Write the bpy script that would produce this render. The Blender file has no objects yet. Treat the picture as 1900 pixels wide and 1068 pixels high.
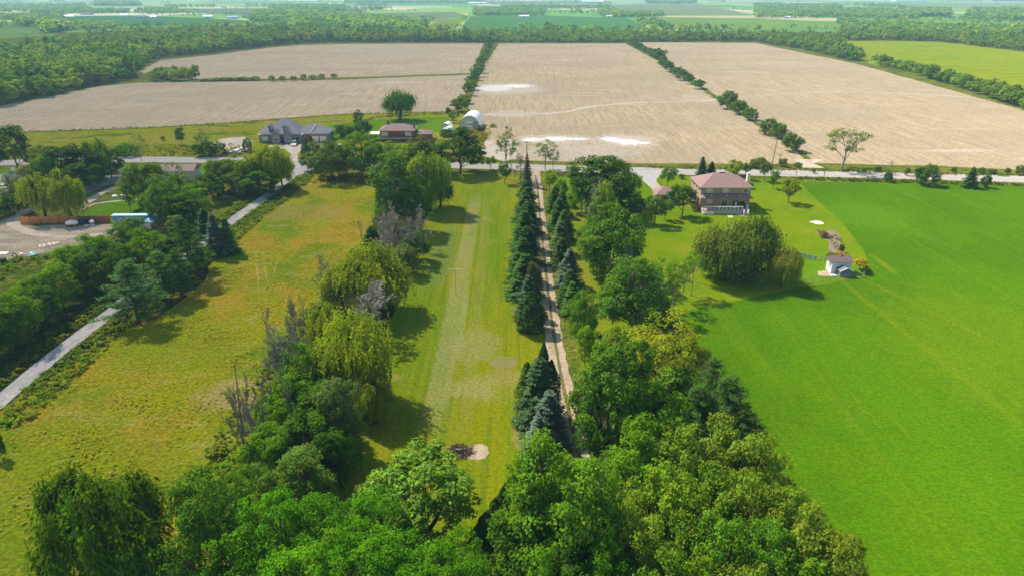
import bpy, math, random
import numpy as np
from mathutils import Vector
from math import pi, radians as R

# ------------------------------------------------------------------ scene, camera, light
sc = bpy.context.scene
col = sc.collection
F = 1260.0; H = 55.0; PITCH = math.atan(549 / F)
cam_d = bpy.data.cameras.new('camera')
cam_d.sensor_width = 36; cam_d.lens = 36 * F / 1900
cam_d.clip_start = 0.5; cam_d.clip_end = 60000
cam = bpy.data.objects.new('camera', cam_d); col.objects.link(cam)
cam.location = (0, 0, H); cam.rotation_euler = (pi / 2 - PITCH, 0, 0)
sc.camera = cam

SUN_FROM = Vector((-0.77, 0.64, 0)).normalized()
ELEV = R(51)
AZ = math.atan2(SUN_FROM.x, SUN_FROM.y)
w = bpy.data.worlds.new('World'); sc.world = w; w.use_nodes = True
nt = w.node_tree; nt.nodes.clear()
sky = nt.nodes.new('ShaderNodeTexSky'); sky.sky_type = 'NISHITA'; sky.sun_disc = False
sky.sun_elevation = ELEV; sky.sun_rotation = AZ % (2 * pi)
sky.altitude = 200; sky.dust_density = 1.0
bg = nt.nodes.new('ShaderNodeBackground'); bg.inputs[1].default_value = 0.105
wo = nt.nodes.new('ShaderNodeOutputWorld')
nt.links.new(sky.outputs[0], bg.inputs[0]); nt.links.new(bg.outputs[0], wo.inputs[0])
sd = bpy.data.lights.new('sun', 'SUN'); sd.energy = 5.0; sd.angle = R(0.55); sd.color = (1.0, 0.93, 0.80)
so = bpy.data.objects.new('sun', sd); col.objects.link(so)
sdir = Vector((SUN_FROM.x * math.cos(ELEV), SUN_FROM.y * math.cos(ELEV), math.sin(ELEV)))
so.rotation_euler = sdir.to_track_quat('Z', 'Y').to_euler(); so.location = (0, 0, 200)
sc.view_settings.view_transform = 'Standard'; sc.view_settings.look = 'None'
sc.view_settings.exposure = 0.67; sc.view_settings.gamma = 1.0
sc.view_settings.use_curve_mapping = False
sc.cycles.max_bounces = 5; sc.cycles.diffuse_bounces = 3; sc.cycles.transmission_bounces = 3
sc.cycles.volume_bounces = 1; sc.cycles.transparent_max_bounces = 8
sc.cycles.use_denoising = True

# ------------------------------------------------------------------ photograph pixel -> place on the ground
cp, sp = math.cos(PITCH), math.sin(PITCH)
def P(u, v, z=0.0):
    x = (u - 950) / F; y = (534 - v) / F
    t = (z - H) / (-sp + y * cp)
    return (x * t, (cp + y * sp) * t)
def ztop(Y, v):
    y = (534 - v) / F
    return H + Y * (-sp + y * cp) / (cp + y * sp)
def depth(Y, z=0): return Y * cp + (H - z) * sp
def ppm(Y, z=0): return F / depth(Y, z)

# ------------------------------------------------------------------ materials
def newmat(name):
    m = bpy.data.materials.new(name); m.use_nodes = True; m.node_tree.nodes.clear()
    return m
class N:
    def __init__(s, m): s.t = m.node_tree; s.n = s.t.nodes; s.l = s.t.links
    def new(s, typ, **k):
        n = s.n.new(typ)
        for a, b in k.items(): setattr(n, a, b)
        return n
    def lk(s, a, b): s.l.new(a, b)
    def math(s, op, a, b=None, clamp=False):
        n = s.new('ShaderNodeMath', operation=op, use_clamp=clamp)
        for i, x in enumerate((a, b)):
            if x is None: continue
            if isinstance(x, (int, float)): n.inputs[i].default_value = x
            else: s.lk(x, n.inputs[i])
        return n.outputs[0]
    def rng(s, x, a, b, c, d):
        n = s.new('ShaderNodeMapRange', interpolation_type='SMOOTHSTEP'); s.lk(x, n.inputs[0])
        for i, q in enumerate((a, b, c, d)): n.inputs[i + 1].default_value = q
        return n.outputs[0]
    def mix(s, fac, a, b, mode='MIX'):
        n = s.new('ShaderNodeMix', data_type='RGBA', blend_type=mode)
        for i, x in ((0, fac), (6, a), (7, b)):
            if isinstance(x, (int, float)): n.inputs[i].default_value = x
            elif isinstance(x, tuple): n.inputs[i].default_value = (*x, 1)
            else: s.lk(x, n.inputs[i])
        return n.outputs[2]
    def noise(s, pos, lx, ly, detail=4, rough=0.6, off=0, rot=0):
        mp = s.new('ShaderNodeMapping', vector_type='TEXTURE')
        mp.inputs['Scale'].default_value = (lx, ly, max(lx, ly)); mp.inputs['Location'].default_value = (off * 7.3, off * 3.1, off)
        mp.inputs['Rotation'].default_value = (0, 0, rot)
        s.lk(pos, mp.inputs[0])
        n = s.new('ShaderNodeTexNoise'); n.inputs['Scale'].default_value = 1
        n.inputs['Detail'].default_value = detail; n.inputs['Roughness'].default_value = rough
        s.lk(mp.outputs[0], n.inputs['Vector'])
        return n.outputs[0]

def ground_mat(name, base, layers=(), blobs=(), strips=(), fine=(0.5, 0.25), bump=None, rough=1.0):
    """layers: (colour, lx, ly, lo, hi, amount[, rot]); blobs: (x, y, rx, ry, colour, amount); strips: (x0,y0,x1,y1,half,colour,amount)"""
    m = newmat(name); k = N(m)
    g = k.new('ShaderNodeNewGeometry'); pos = g.outputs['Position']
    c = base
    for i, L in enumerate(layers):
        colr, lx, ly, lo, hi, amt = L[:6]; rot = L[6] if len(L) > 6 else 0
        f = k.rng(k.noise(pos, lx, ly, off=i * 3 + 1, rot=rot), lo, hi, 0, amt)
        c = k.mix(f, c, colr)
    sx = k.new('ShaderNodeSeparateXYZ'); k.lk(pos, sx.inputs[0])
    nz = k.noise(pos, 2.5, 2.5, off=9)
    nz2 = k.noise(pos, 9, 9, off=19)
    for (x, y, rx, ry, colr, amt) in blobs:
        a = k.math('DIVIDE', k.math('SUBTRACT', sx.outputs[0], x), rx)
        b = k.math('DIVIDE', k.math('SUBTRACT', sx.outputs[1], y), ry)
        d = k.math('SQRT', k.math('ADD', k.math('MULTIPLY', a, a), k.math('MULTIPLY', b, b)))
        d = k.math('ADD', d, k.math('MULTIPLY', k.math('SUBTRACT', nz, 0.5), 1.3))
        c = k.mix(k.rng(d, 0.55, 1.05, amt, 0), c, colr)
    for (x0, y0, x1, y1, hw, colr, amt) in strips:
        s = (x1 - x0) / (y1 - y0)
        lx = k.math('ADD', k.math('MULTIPLY', k.math('SUBTRACT', sx.outputs[1], y0), s), x0)
        d = k.math('ABSOLUTE', k.math('SUBTRACT', sx.outputs[0], lx))
        d = k.math('DIVIDE', d, hw)
        d = k.math('ADD', d, k.math('MULTIPLY', k.math('SUBTRACT', nz, 0.5), 0.5))
        ends = k.math('MULTIPLY', k.rng(sx.outputs[1], min(y0, y1) - 4, min(y0, y1) + 8, 0, 1), k.rng(sx.outputs[1], max(y0, y1) - 8, max(y0, y1) + 4, 1, 0))
        f = k.math('MULTIPLY', k.rng(d, 0.7, 1.15, amt, 0), ends)
        f = k.math('MULTIPLY', f, k.rng(nz2, 0.3, 0.55, 0.6, 1))
        c = k.mix(f, c, colr)
    if fine:
        fn = k.noise(pos, fine[0], fine[0], detail=3, off=31)
        v = k.rng(fn, 0.3, 0.7, 1 - fine[1], 1 + fine[1])
        c = k.mix(1.0, c, k.comb(v), 'MULTIPLY')
    d = k.new('ShaderNodeBsdfDiffuse'); d.inputs['Roughness'].default_value = rough
    if isinstance(c, tuple): d.inputs[0].default_value = (*c, 1)
    else: k.lk(c, d.inputs[0])
    if bump:
        h = k.noise(pos, bump[0], bump[0], detail=5, off=41)
        b = k.new('ShaderNodeBump'); b.inputs['Distance'].default_value = bump[1]; b.inputs['Strength'].default_value = 1
        k.lk(h, b.inputs['Height']); k.lk(b.outputs[0], d.inputs['Normal'])
    o = k.new('ShaderNodeOutputMaterial'); k.lk(d.outputs[0], o.inputs[0])
    return m
def _comb(s, v):
    n = s.new('ShaderNodeCombineXYZ')
    for i in range(3): s.lk(v, n.inputs[i])
    return n.outputs[0]
N.comb = _comb

def leaf_mat(name, trans=0.3, gloss=0.0, tint=(1.38, 1.27, 0.62)):
    m = newmat(name); k = N(m)
    a = k.new('ShaderNodeAttribute', attribute_name='Col')
    oi = k.new('ShaderNodeObjectInfo')
    c = k.mix(1.0, k.mix(1.0, a.outputs['Color'], oi.outputs['Color'], 'MULTIPLY'), tint, 'MULTIPLY')
    d = k.new('ShaderNodeBsdfDiffuse'); k.lk(c, d.inputs[0])
    t = k.new('ShaderNodeBsdfTranslucent'); k.lk(k.mix(1.0, c, (1.25, 1.35, 0.5), 'MULTIPLY'), t.inputs[0])
    mx = k.new('ShaderNodeMixShader'); mx.inputs[0].default_value = trans
    k.lk(d.outputs[0], mx.inputs[1]); k.lk(t.outputs[0], mx.inputs[2])
    o = k.new('ShaderNodeOutputMaterial')
    if gloss:
        g = k.new('ShaderNodeBsdfGlossy'); g.inputs['Roughness'].default_value = 0.45
        m2 = k.new('ShaderNodeMixShader'); m2.inputs[0].default_value = gloss
        k.lk(mx.outputs[0], m2.inputs[1]); k.lk(g.outputs[0], m2.inputs[2]); k.lk(m2.outputs[0], o.inputs[0])
    else: k.lk(mx.outputs[0], o.inputs[0])
    return m

def pm(name, c, rough=0.7, metal=0.0, var=0.12, scale=0.6, spec=0.3, stretch=None):
    m = newmat(name); k = N(m)
    b = k.new('ShaderNodeBsdfPrincipled'); b.inputs['Roughness'].default_value = rough
    b.inputs['Metallic'].default_value = metal; b.inputs['Specular IOR Level'].default_value = spec
    tc = k.new('ShaderNodeTexCoord')
    st = stretch or (1, 1)
    n = k.noise(tc.outputs['Object'], scale * st[0], scale * st[1], detail=5)
    v = k.rng(n, 0.3, 0.7, 1 - var, 1 + var)
    k.lk(k.mix(1.0, c, k.comb(v), 'MULTIPLY'), b.inputs['Base Color'])
    o = k.new('ShaderNodeOutputMaterial'); k.lk(b.outputs[0], o.inputs[0])
    return m

def brick_mat(name, c1, c2, mortar, sx=0.22, sy=0.075):
    m = newmat(name); k = N(m)
    b = k.new('ShaderNodeBsdfPrincipled'); b.inputs['Roughness'].default_value = 0.9; b.inputs['Specular IOR Level'].default_value = 0.1
    tc = k.new('ShaderNodeTexCoord'); s = k.new('ShaderNodeSeparateXYZ'); k.lk(tc.outputs['Object'], s.inputs[0])
    cx = k.new('ShaderNodeCombineXYZ'); k.lk(k.math('ADD', s.outputs[0], s.outputs[1]), cx.inputs[0]); k.lk(s.outputs[2], cx.inputs[1])
    t = k.new('ShaderNodeTexBrick'); k.lk(cx.outputs[0], t.inputs[0])
    for i, q in ((1, c1), (2, c2), (3, mortar)): t.inputs[i].default_value = (*q, 1)
    t.inputs['Scale'].default_value = 1; t.inputs['Mortar Size'].default_value = 0.008
    t.inputs['Brick Width'].default_value = sx; t.inputs['Row Height'].default_value = sy
    k.lk(t.outputs[0], b.inputs['Base Color'])
    o = k.new('ShaderNodeOutputMaterial'); k.lk(b.outputs[0], o.inputs[0])
    return m

LEAF = leaf_mat('leaf', 0.33)
LEAFG = leaf_mat('leaf_glossy', 0.35, 0.006)
NEEDLE = leaf_mat('needle', 0.18, tint=(1.3, 1.2, 0.85))
BARK = pm('bark', (0.09, 0.065, 0.045), 0.95, scale=0.3, var=0.3)
BARKD = pm('dark_bark', (0.035, 0.028, 0.022), 0.95, scale=0.3, var=0.3)
BARKL = pm('pale_bark', (0.26, 0.23, 0.19), 0.95, scale=0.3, var=0.3)
DEAD = pm('dead_wood', (0.22, 0.19, 0.155), 0.95, scale=0.5, var=0.25)
DEADB = pm('dead_blue_wood', (0.30, 0.275, 0.22), 0.95, scale=0.5, var=0.25)

# ------------------------------------------------------------------ tagging
def tag(o, label=None, cat=None, group=None, kind=None):
    if label: o['label'] = label
    if cat: o['category'] = cat
    if group: o['group'] = group
    if kind: o['kind'] = kind
    return o
def empty(name, loc, rz=0, label=None, cat=None, group=None):
    o = bpy.data.objects.new(name, None); col.objects.link(o)
    o.location = loc; o.rotation_euler = (0, 0, rz); o.empty_display_size = 0.5
    return tag(o, label, cat, group)

# ------------------------------------------------------------------ mesh builder
class G:
    """quads with a colour per vertex"""
    def __init__(s): s.v = []; s.q = []; s.c = []; s.n = 0; s.t = []
    def add(s, v, q, c=None):
        v = np.asarray(v, float).reshape(-1, 3); q = np.asarray(q, int).reshape(-1, 4)
        s.v.append(v); s.q.append(q + s.n)
        if c is None: c = np.ones((len(v), 3))
        s.c.append(np.broadcast_to(np.asarray(c, float), (len(v), 3))); s.n += len(v)
    def leaves(s, C, Nn, T, L, W, c):
        C = np.asarray(C); T = T - Nn * (T * Nn).sum(1, keepdims=True)
        T /= np.linalg.norm(T, axis=1, keepdims=True) + 1e-9
        B = np.cross(Nn, T)
        L = np.asarray(L).reshape(-1, 1) * 0.5; W = np.asarray(W).reshape(-1, 1) * 0.5
        n = len(C)
        v = np.stack([C - T * L, C + B * W, C + T * L, C - B * W], 1).reshape(-1, 3)
        s.add(v, np.arange(n * 4).reshape(-1, 4), np.repeat(c, 4, 0))
    def tube(s, pts, rad, sides=6, c=None):
        pts = np.asarray(pts, float); k = len(pts)
        d = np.gradient(pts, axis=0); d /= np.linalg.norm(d, axis=1, keepdims=True) + 1e-9
        ref = np.where(np.abs(d[:, 2:3]) > 0.9, [[1, 0, 0]], [[0, 0, 1]])
        a = np.cross(d, ref); a /= np.linalg.norm(a, axis=1, keepdims=True) + 1e-9
        b = np.cross(d, a)
        th = np.arange(sides) * 2 * pi / sides
        ring = pts[:, None] + np.asarray(rad)[:, None, None] * (np.cos(th)[None, :, None] * a[:, None] + np.sin(th)[None, :, None] * b[:, None])
        v = ring.reshape(-1, 3); q = []
        for i in range(k - 1):
            for j in range(sides):
                q.append((i * sides + j, i * sides + (j + 1) % sides, (i + 1) * sides + (j + 1) % sides, (i + 1) * sides + j))
        s.add(v, q, c)
    def box(s, x0, x1, y0, y1, z0, z1, c=None):
        v = [(x0, y0, z0), (x1, y0, z0), (x1, y1, z0), (x0, y1, z0), (x0, y0, z1), (x1, y0, z1), (x1, y1, z1), (x0, y1, z1)]
        s.add(v, [(0, 3, 2, 1), (4, 5, 6, 7), (0, 1, 5, 4), (1, 2, 6, 5), (2, 3, 7, 6), (3, 0, 4, 7)], c)
    def beam(s, a, b, w, h=None):
        a = np.array(a, float); b = np.array(b, float); h = h or w
        d = b - a; d /= np.linalg.norm(d)
        ref = np.array([1., 0, 0]) if abs(d[2]) > 0.9 else np.array([0, 0, 1.])
        x = np.cross(d, ref); x /= np.linalg.norm(x); y = np.cross(x, d)
        v = []
        for p in (a, b):
            for i, j in ((-1, -1), (1, -1), (1, 1), (-1, 1)): v.append(p + x * i * w / 2 + y * j * h / 2)
        s.add(v, [(3, 2, 1, 0), (4, 5, 6, 7), (0, 1, 5, 4), (1, 2, 6, 5), (2, 3, 7, 6), (3, 0, 4, 7)])
    def arrays(s): return np.concatenate(s.v), np.concatenate(s.q), np.concatenate(s.c)
    def mesh(s, name, mat, smooth=False):
        v, q, c = s.arrays()
        return mesh_from(name, v, q, c, mat, smooth)

def mesh_from(name, v, q, c, mat, smooth=False):
    me = bpy.data.meshes.new(name)
    me.vertices.add(len(v)); me.vertices.foreach_set('co', v.astype(np.float32).ravel())
    me.loops.add(len(q) * 4); me.loops.foreach_set('vertex_index', q.astype(np.int32).ravel())
    me.polygons.add(len(q)); me.polygons.foreach_set('loop_start', (np.arange(len(q)) * 4).astype(np.int32))
    if c is not None:
        at = me.attributes.new('Col', 'FLOAT_COLOR', 'POINT')
        at.data.foreach_set('color', np.concatenate([c, np.ones((len(c), 1))], 1).astype(np.float32).ravel())
    me.materials.append(mat)
    me.update(calc_edges=True); me.validate()
    me.polygons.foreach_set('use_smooth', [smooth] * len(me.polygons))
    return me
def link(name, me, parent=None, loc=(0, 0, 0)):
    o = bpy.data.objects.new(name, me); col.objects.link(o); o.location = loc
    if parent: o.parent = parent
    return o
def part(name, g, mat, parent, smooth=False, label=None):
    o = link(name, g.mesh(name, mat, smooth), parent)
    if label: o['label'] = label
    return o
def ngon_obj(name, verts, faces, mat, parent=None):
    me = bpy.data.meshes.new(name); me.from_pydata([tuple(map(float, v)) for v in verts], [], faces)
    me.materials.append(mat); me.update()
    o = link(name, me, parent); return o

# ------------------------------------------------------------------ ground sheets
import bmesh
rs = random.Random(5)
def vnoise(x, y, s):
    return (math.sin(x / s * 2.1 + 1.3 * math.sin(y / s * 1.7)) + math.sin(y / s * 2.7 + 1.9 * math.sin(x / s * 1.3 + 2))) * 0.5
def ragged(pts, step, jit):
    out = []
    n = len(pts)
    for i in range(n):
        a = pts[i]; b = pts[(i + 1) % n]
        d = math.hypot(b[0] - a[0], b[1] - a[1]); k = max(1, min(120, int(d / step)))
        nx, ny = -(b[1] - a[1]) / (d + 1e-9), (b[0] - a[0]) / (d + 1e-9)
        for j in range(k):
            t = j / k; x = a[0] + (b[0] - a[0]) * t; y = a[1] + (b[1] - a[1]) * t
            o = jit * (0.6 * vnoise(x, y, step * 4) + 0.5 * rs.uniform(-1, 1)) if j else jit * .3 * rs.uniform(-1, 1)
            out.append((x + nx * o, y + ny * o))
    return out
def sheet(name, pts, mat, z, step=3.0, jit=0.5, px=True, label=None):
    w = [P(*p) for p in pts] if px else list(pts)
    if jit: w = ragged(w, step, jit)
    bm = bmesh.new()
    vs = [bm.verts.new((x, y, z)) for x, y in w]
    f = bm.faces.new(vs); f.normal_update()
    if f.normal.z < 0: f.normal_flip()
    bmesh.ops.triangulate(bm, faces=[f], ngon_method='EAR_CLIP')
    me = bpy.data.meshes.new(name); bm.to_mesh(me); bm.free(); me.materials.append(mat)
    o = link(name, me); tag(o, label, kind='structure'); return o
def ribbon(name, pts, width, mat, z, px=True, step=4, jit=0.15, label=None):
    w = [P(*p) for p in pts] if px else list(pts)
    # smooth
    q = []
    for i in range(len(w) - 1):
        p0 = w[max(i - 1, 0)]; p1 = w[i]; p2 = w[i + 1]; p3 = w[min(i + 2, len(w) - 1)]
        k = max(2, int(math.hypot(p2[0] - p1[0], p2[1] - p1[1]) / step))
        for j in range(k):
            t = j / k
            q.append(tuple(0.5 * (2 * p1[a] + (p2[a] - p0[a]) * t + (2 * p0[a] - 5 * p1[a] + 4 * p2[a] - p3[a]) * t * t + (3 * p1[a] - p0[a] - 3 * p2[a] + p3[a]) * t ** 3) for a in (0, 1)))
    q.append(w[-1]); q = np.array(q)
    d = np.gradient(q, axis=0); d /= np.linalg.norm(d, axis=1, keepdims=True)
    nrm = np.stack([-d[:, 1], d[:, 0]], 1)
    wl = width / 2 + np.array([rs.uniform(-1, 1) * jit for _ in q]); wr = width / 2 + np.array([rs.uniform(-1, 1) * jit for _ in q])
    A = q + nrm * wl[:, None]; B = q - nrm * wr[:, None]
    v = np.concatenate([np.c_[A, np.full(len(q), z)], np.c_[B, np.full(len(q), z)]]); n = len(q)
    f = np.array([(i, i + n, i + n + 1, i + 1) for i in range(n - 1)])
    o = link(name, mesh_from(name, v, f, None, mat)); tag(o, label, kind='structure')
    return q
#MATS
# base ground: far farmland patchwork
def far_mat():
    m = newmat('farmland'); k = N(m)
    g = k.new('ShaderNodeNewGeometry'); pos = g.outputs['Position']
    mp = k.new('ShaderNodeMapping', vector_type='TEXTURE'); mp.inputs['Scale'].default_value = (420, 300, 400); mp.inputs['Rotation'].default_value = (0, 0, 0.06)
    k.lk(pos, mp.inputs[0])
    v = k.new('ShaderNodeTexVoronoi', distance='CHEBYCHEV'); v.inputs['Scale'].default_value = 1; v.inputs['Randomness'].default_value = 0.75
    k.lk(mp.outputs[0], v.inputs['Vector'])
    r = k.new('ShaderNodeValToRGB'); s = k.new('ShaderNodeSeparateColor'); k.lk(v.outputs['Color'], s.inputs[0]); k.lk(s.outputs[0], r.inputs[0])
    r.color_ramp.interpolation = 'CONSTANT'
    els = [(0, (.16, .28, .04)), (.18, (.09, .20, .05)), (.36, (.24, .30, .06)), (.5, (.34, .32, .16)), (.62, (.11, .25, .04)), (.78, (.18, .29, .05)), (.9, (.42, .37, .24))]
    while len(r.color_ramp.elements) < len(els): r.color_ramp.elements.new(1)
    for e, (p_, c_) in zip(r.color_ramp.elements, els): e.position = p_; e.color = (*c_, 1)
    n = k.noise(pos, 60, 18, off=3)
    c = k.mix(1.0, r.outputs[0], k.comb(k.rng(n, .3, .7, .8, 1.2)), 'MULTIPLY')
    d = k.new('ShaderNodeBsdfDiffuse'); k.lk(c, d.inputs[0])
    o = k.new('ShaderNodeOutputMaterial'); k.lk(d.outputs[0], o.inputs[0]); return m
FARM = far_mat()
def big_ground():
    xs = np.linspace(-24000, 24000, 25); ys = np.linspace(-2000, 46000, 25)
    v = np.array([(x, y, -0.03) for y in ys for x in xs]); n = 25
    q = np.array([(j * n + i, j * n + i + 1, (j + 1) * n + i + 1, (j + 1) * n + i) for j in range(n - 1) for i in range(n - 1)])
    o = link('ground', mesh_from('ground', v, q, None, FARM)); tag(o, kind='structure')
big_ground()

ROUGH = ground_mat('rough_grass', (.14, .17, .015), [((.22, .20, .03), 14, 14, .42, .62, .8), ((.06, .12, .012), 6, 6, .45, .65, .8), ((.28, .24, .08), 3, 3, .55, .7, .5)], fine=(.6, .35), bump=(1.2, .5))
MEADOW = ground_mat('meadow', (.27, .275, .006), [((.36, .245, .02), 20, 24, .44, .58, .9), ((.15, .225, .006), 16, 26, .47, .60, .95), ((.38, .32, .08), 5, 3.5, .54, .68, .5), ((.18, .215, .012), 3, 3, .58, .72, .5), ((.33, .29, .04), 1.4, 1.0, .5, .65, .4)],
                    blobs=[(*P(150, 900), 22, 12, (.19, .25, .006), .6), (*P(330, 650), 14, 9, (.19, .25, .006), .6), (*P(440, 730), 7, 5, (.36, .29, .12), .8), (*P(560, 395), 16, 9, (.32, .25, .06), .6), (*P(330, 905), 5, 3, (.10, .18, .015), .7), (*P(395, 885), 5, 3, (.08, .17, .012), .7)],
                    strips=[(*P(480, 535), *P(474, 470), .22, (.42, .36, .10), .7), (*P(497, 525), *P(486, 470), .22, (.42, .36, .10), .7), (*P(505, 520), *P(522, 455), .2, (.40, .35, .10), .5)],
                    fine=(.5, .30), bump=(.9, .32))
sA = P(884, 362); sB = P(800, 805)
LAWN = ground_mat('mown_lawn', (.245, .265, .003), [((.15, .235, .003), 10, 60, .42, .58, .9), ((.25, .27, .02), .9, 45, .50, .62, .55), ((.10, .18, .01), .7, 30, .52, .64, .45), ((.28, .27, .05), 7, 12, .56, .7, .5)],
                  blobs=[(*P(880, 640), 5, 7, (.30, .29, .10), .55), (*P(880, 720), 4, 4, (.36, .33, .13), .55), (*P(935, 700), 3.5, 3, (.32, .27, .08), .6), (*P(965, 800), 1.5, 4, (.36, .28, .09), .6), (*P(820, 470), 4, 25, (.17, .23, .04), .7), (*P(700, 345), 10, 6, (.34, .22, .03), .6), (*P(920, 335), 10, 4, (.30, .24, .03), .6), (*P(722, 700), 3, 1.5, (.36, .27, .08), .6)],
                  strips=[(*sA, *sB, 1.9, (.34, .32, .13), .5), (*P(905, 365), *P(862, 800), 1.2, (.30, .28, .07), .35), (*P(868, 540), *P(850, 660), .5, (.34, .33, .13), .6)], fine=(.5, .22), bump=(.5, .12))
YARD = ground_mat('house_lawn', (.18, .255, .002), [((.12, .225, .002), 14, 14, .42, .62, .8), ((.25, .26, .015), 9, 12, .52, .68, .75), ((.30, .27, .05), 2, 6, .6, .72, .4)], fine=(.5, .2), bump=(.5, .12),
                  blobs=[(*P(1085, 520), 2.5, 30, (.26, .25, .02), .6)])
CROP = ground_mat('green_crop', (.088, .205, .0008), [((.066, .165, .0008), 20, 26, .42, .62, .7), ((.12, .225, .002), 5, 60, .52, .72, .6, .0), ((.16, .235, .004), 1.2, 40, .60, .74, .4), ((.08, .165, .001), 1.6, .5, .5, .68, .45), ((.10, .205, .002), .9, .3, .55, .72, .4), ((.17, .23, .004), .5, 55, .60, .70, .35)],
                  blobs=[(*P(1640, 490), 1.0, 7, (.26, .27, .02), .45), (*P(1860, 650), 22, 30, (.15, .24, .003), .4), (*P(1600, 400), 14, 14, (.12, .25, .006), .5)], strips=[(*P(1560, 520), *P(1900, 790), .8, (.18, .24, .006), .4), (*P(1500, 470), *P(1900, 660), .5, (.19, .24, .006), .4), (*P(1420, 560), *P(1800, 1068), .35, (.14, .22, .005), .35), (*P(1650, 420), *P(2300, 800), .5, (.15, .23, .005), .4)], fine=(.35, .2), bump=(.5, .3))
def tan(name, b, blobs=()):
    return ground_mat(name, b, blobs=blobs, layers= [((.57, .43, .28), 1.6, 34, .44, .60, .75), ((.37, .27, .165), 1.1, 22, .50, .64, .75), ((.40, .315, .20), 90, 60, .42, .62, .6), ((.60, .49, .37), 60, 8, .58, .72, .7), ((.43, .36, .22), 40, 30, .55, .68, .35)], fine=(1.2, .16), bump=(1.5, .2))
WS = (.80, .76, .70); PS = (.60, .51, .40)
def bb(u0, u1, v0, v1, c=WS, a=.95):
    x0, y0 = P(u0, (v0 + v1) / 2); x1, _ = P(u1, (v0 + v1) / 2); ya = P(950, v1)[1]; yb = P(950, v0)[1]
    return ((x0 + x1) / 2, (ya + yb) / 2, (x1 - x0) / 2 * 1.15, (yb - ya) / 2 * 1.25, c, a)
SOILB = [bb(870, 1010, 154, 176, PS, .7), bb(886, 950, 158, 170, WS, .7), bb(930, 990, 157, 163), bb(950, 1105, 250, 268, PS, .7), bb(965, 1010, 256, 263), bb(1000, 1060, 254, 262), bb(1050, 1092, 256, 260), bb(1100, 1225, 250, 274, PS, .7), bb(1115, 1150, 254, 263), bb(1140, 1190, 258, 269), bb(1180, 1208, 263, 268), bb(900, 1000, 205, 218, PS, .5), bb(940, 1190, 268, 300, (.56, .47, .37), .6)]
TAN1 = tan('stubble_a', (.455, .36, .225)); TAN2 = tan('stubble_b', (.465, .36, .21), SOILB); TAN3 = tan('stubble_c', (.455, .355, .215))
YFIELD = ground_mat('lime_field', (.235, .29, .006), [((.16, .25, .006), 60, 14, .45, .62, .7), ((.30, .31, .01), 30, 8, .5, .65, .6)], fine=(2, .15))
GF1 = ground_mat('far_green_crop', (.085, .24, .05), [((.09, .22, .03), 120, 40, .42, .6, .7), ((.15, .25, .06), 60, 20, .58, .7, .5)], fine=(5, .12))
GF2 = ground_mat('far_lime_crop', (.20, .31, .03), [((.10, .22, .03), 90, 30, .42, .6, .7), ((.22, .28, .06), 60, 16, .55, .7, .6)], fine=(5, .12))
GF3 = ground_mat('far_pale_crop', (.24, .27, .10), [((.14, .23, .05), 120, 40, .42, .6, .7), ((.34, .30, .17), 80, 20, .58, .7, .6)], fine=(5, .12))
WEEDY = ground_mat('weedy_yellow', (.25, .265, .006), [((.30, .26, .03), 26, 14, .42, .6, .8), ((.10, .16, .015), 14, 8, .50, .64, .85), ((.34, .27, .07), 6, 4, .56, .7, .5)], fine=(.9, .3), bump=(1.5, .5))
BRIGHT = ground_mat('bright_lawn', (.125, .245, .003), [((.13, .25, .008), 12, 9, .45, .62, .8), ((.05, .17, .006), 6, 4, .52, .68, .5)], fine=(.8, .15))
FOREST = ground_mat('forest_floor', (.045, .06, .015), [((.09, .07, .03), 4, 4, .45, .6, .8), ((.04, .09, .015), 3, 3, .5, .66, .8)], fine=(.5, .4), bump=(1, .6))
ASPH = ground_mat('pale_road', (.50, .45, .385), [((.42, .375, .32), 30, 2, .45, .6, .6, .02), ((.58, .53, .46), 12, 1.5, .5, .65, .5), ((.36, .33, .28), 3, 3, .6, .7, .3)], fine=(.5, .1))
LANE = ground_mat('grey_lane', (.47, .435, .40), [((.58, .54, .48), 1.2, 5, .45, .6, .6), ((.30, .28, .26), 2, 4, .52, .66, .5)], fine=(.4, .16), bump=(.3, .05))
DIRT = ground_mat('dirt_lane', (.50, .385, .26), [((.60, .49, .36), 1, 5, .45, .6, .7), ((.36, .27, .17), 1.5, 3, .55, .68, .6)], fine=(.4, .2), bump=(.4, .08))
GRAVEL = ground_mat('gravel_yard', (.41, .325, .215), [((.54, .44, .31), 8, 3, .45, .6, .8), ((.30, .28, .25), 5, 3, .52, .64, .7), ((.22, .21, .07), 3, 2, .6, .7, .5)], fine=(.5, .2), bump=(.4, .08))
CONC = ground_mat('concrete_drive', (.50, .47, .43), [((.56, .53, .49), 3, 3, .45, .6, .5), ((.42, .39, .36), 5, 2, .55, .68, .4)], fine=(.5, .06))
KERB = ground_mat('pale_kerb', (.62, .55, .33), fine=(.5, .1))
BLUEG = ground_mat('grey_asphalt', (.30, .29, .29), [((.38, .36, .34), 4, 4, .45, .6, .7)], fine=(.5, .12))  # plain grey asphalt with paler patches
SAND = ground_mat('bare_soil', (.48, .385, .26), [((.62, .52, .38), 1.0, 1.0, .45, .6, .7), ((.30, .24, .12), .8, .8, .58, .7, .5)], fine=(.2, .2), bump=(.3, .08))
EARTH = ground_mat('bare_earth', (.29, .255, .09), [((.22, .23, .03), .7, .7, .48, .62, .7)], fine=(.2, .2), bump=(.3, .08))
WHITES = ground_mat('bleached_soil', (.80, .76, .70), [((.70, .63, .54), 4, 8, .52, .66, .6)], fine=(.8, .06))
PALE = ground_mat('pale_track', (.62, .52, .40), [((.50, .40, .29), 4, 4, .5, .62, .7)], fine=(.8, .1))
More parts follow.
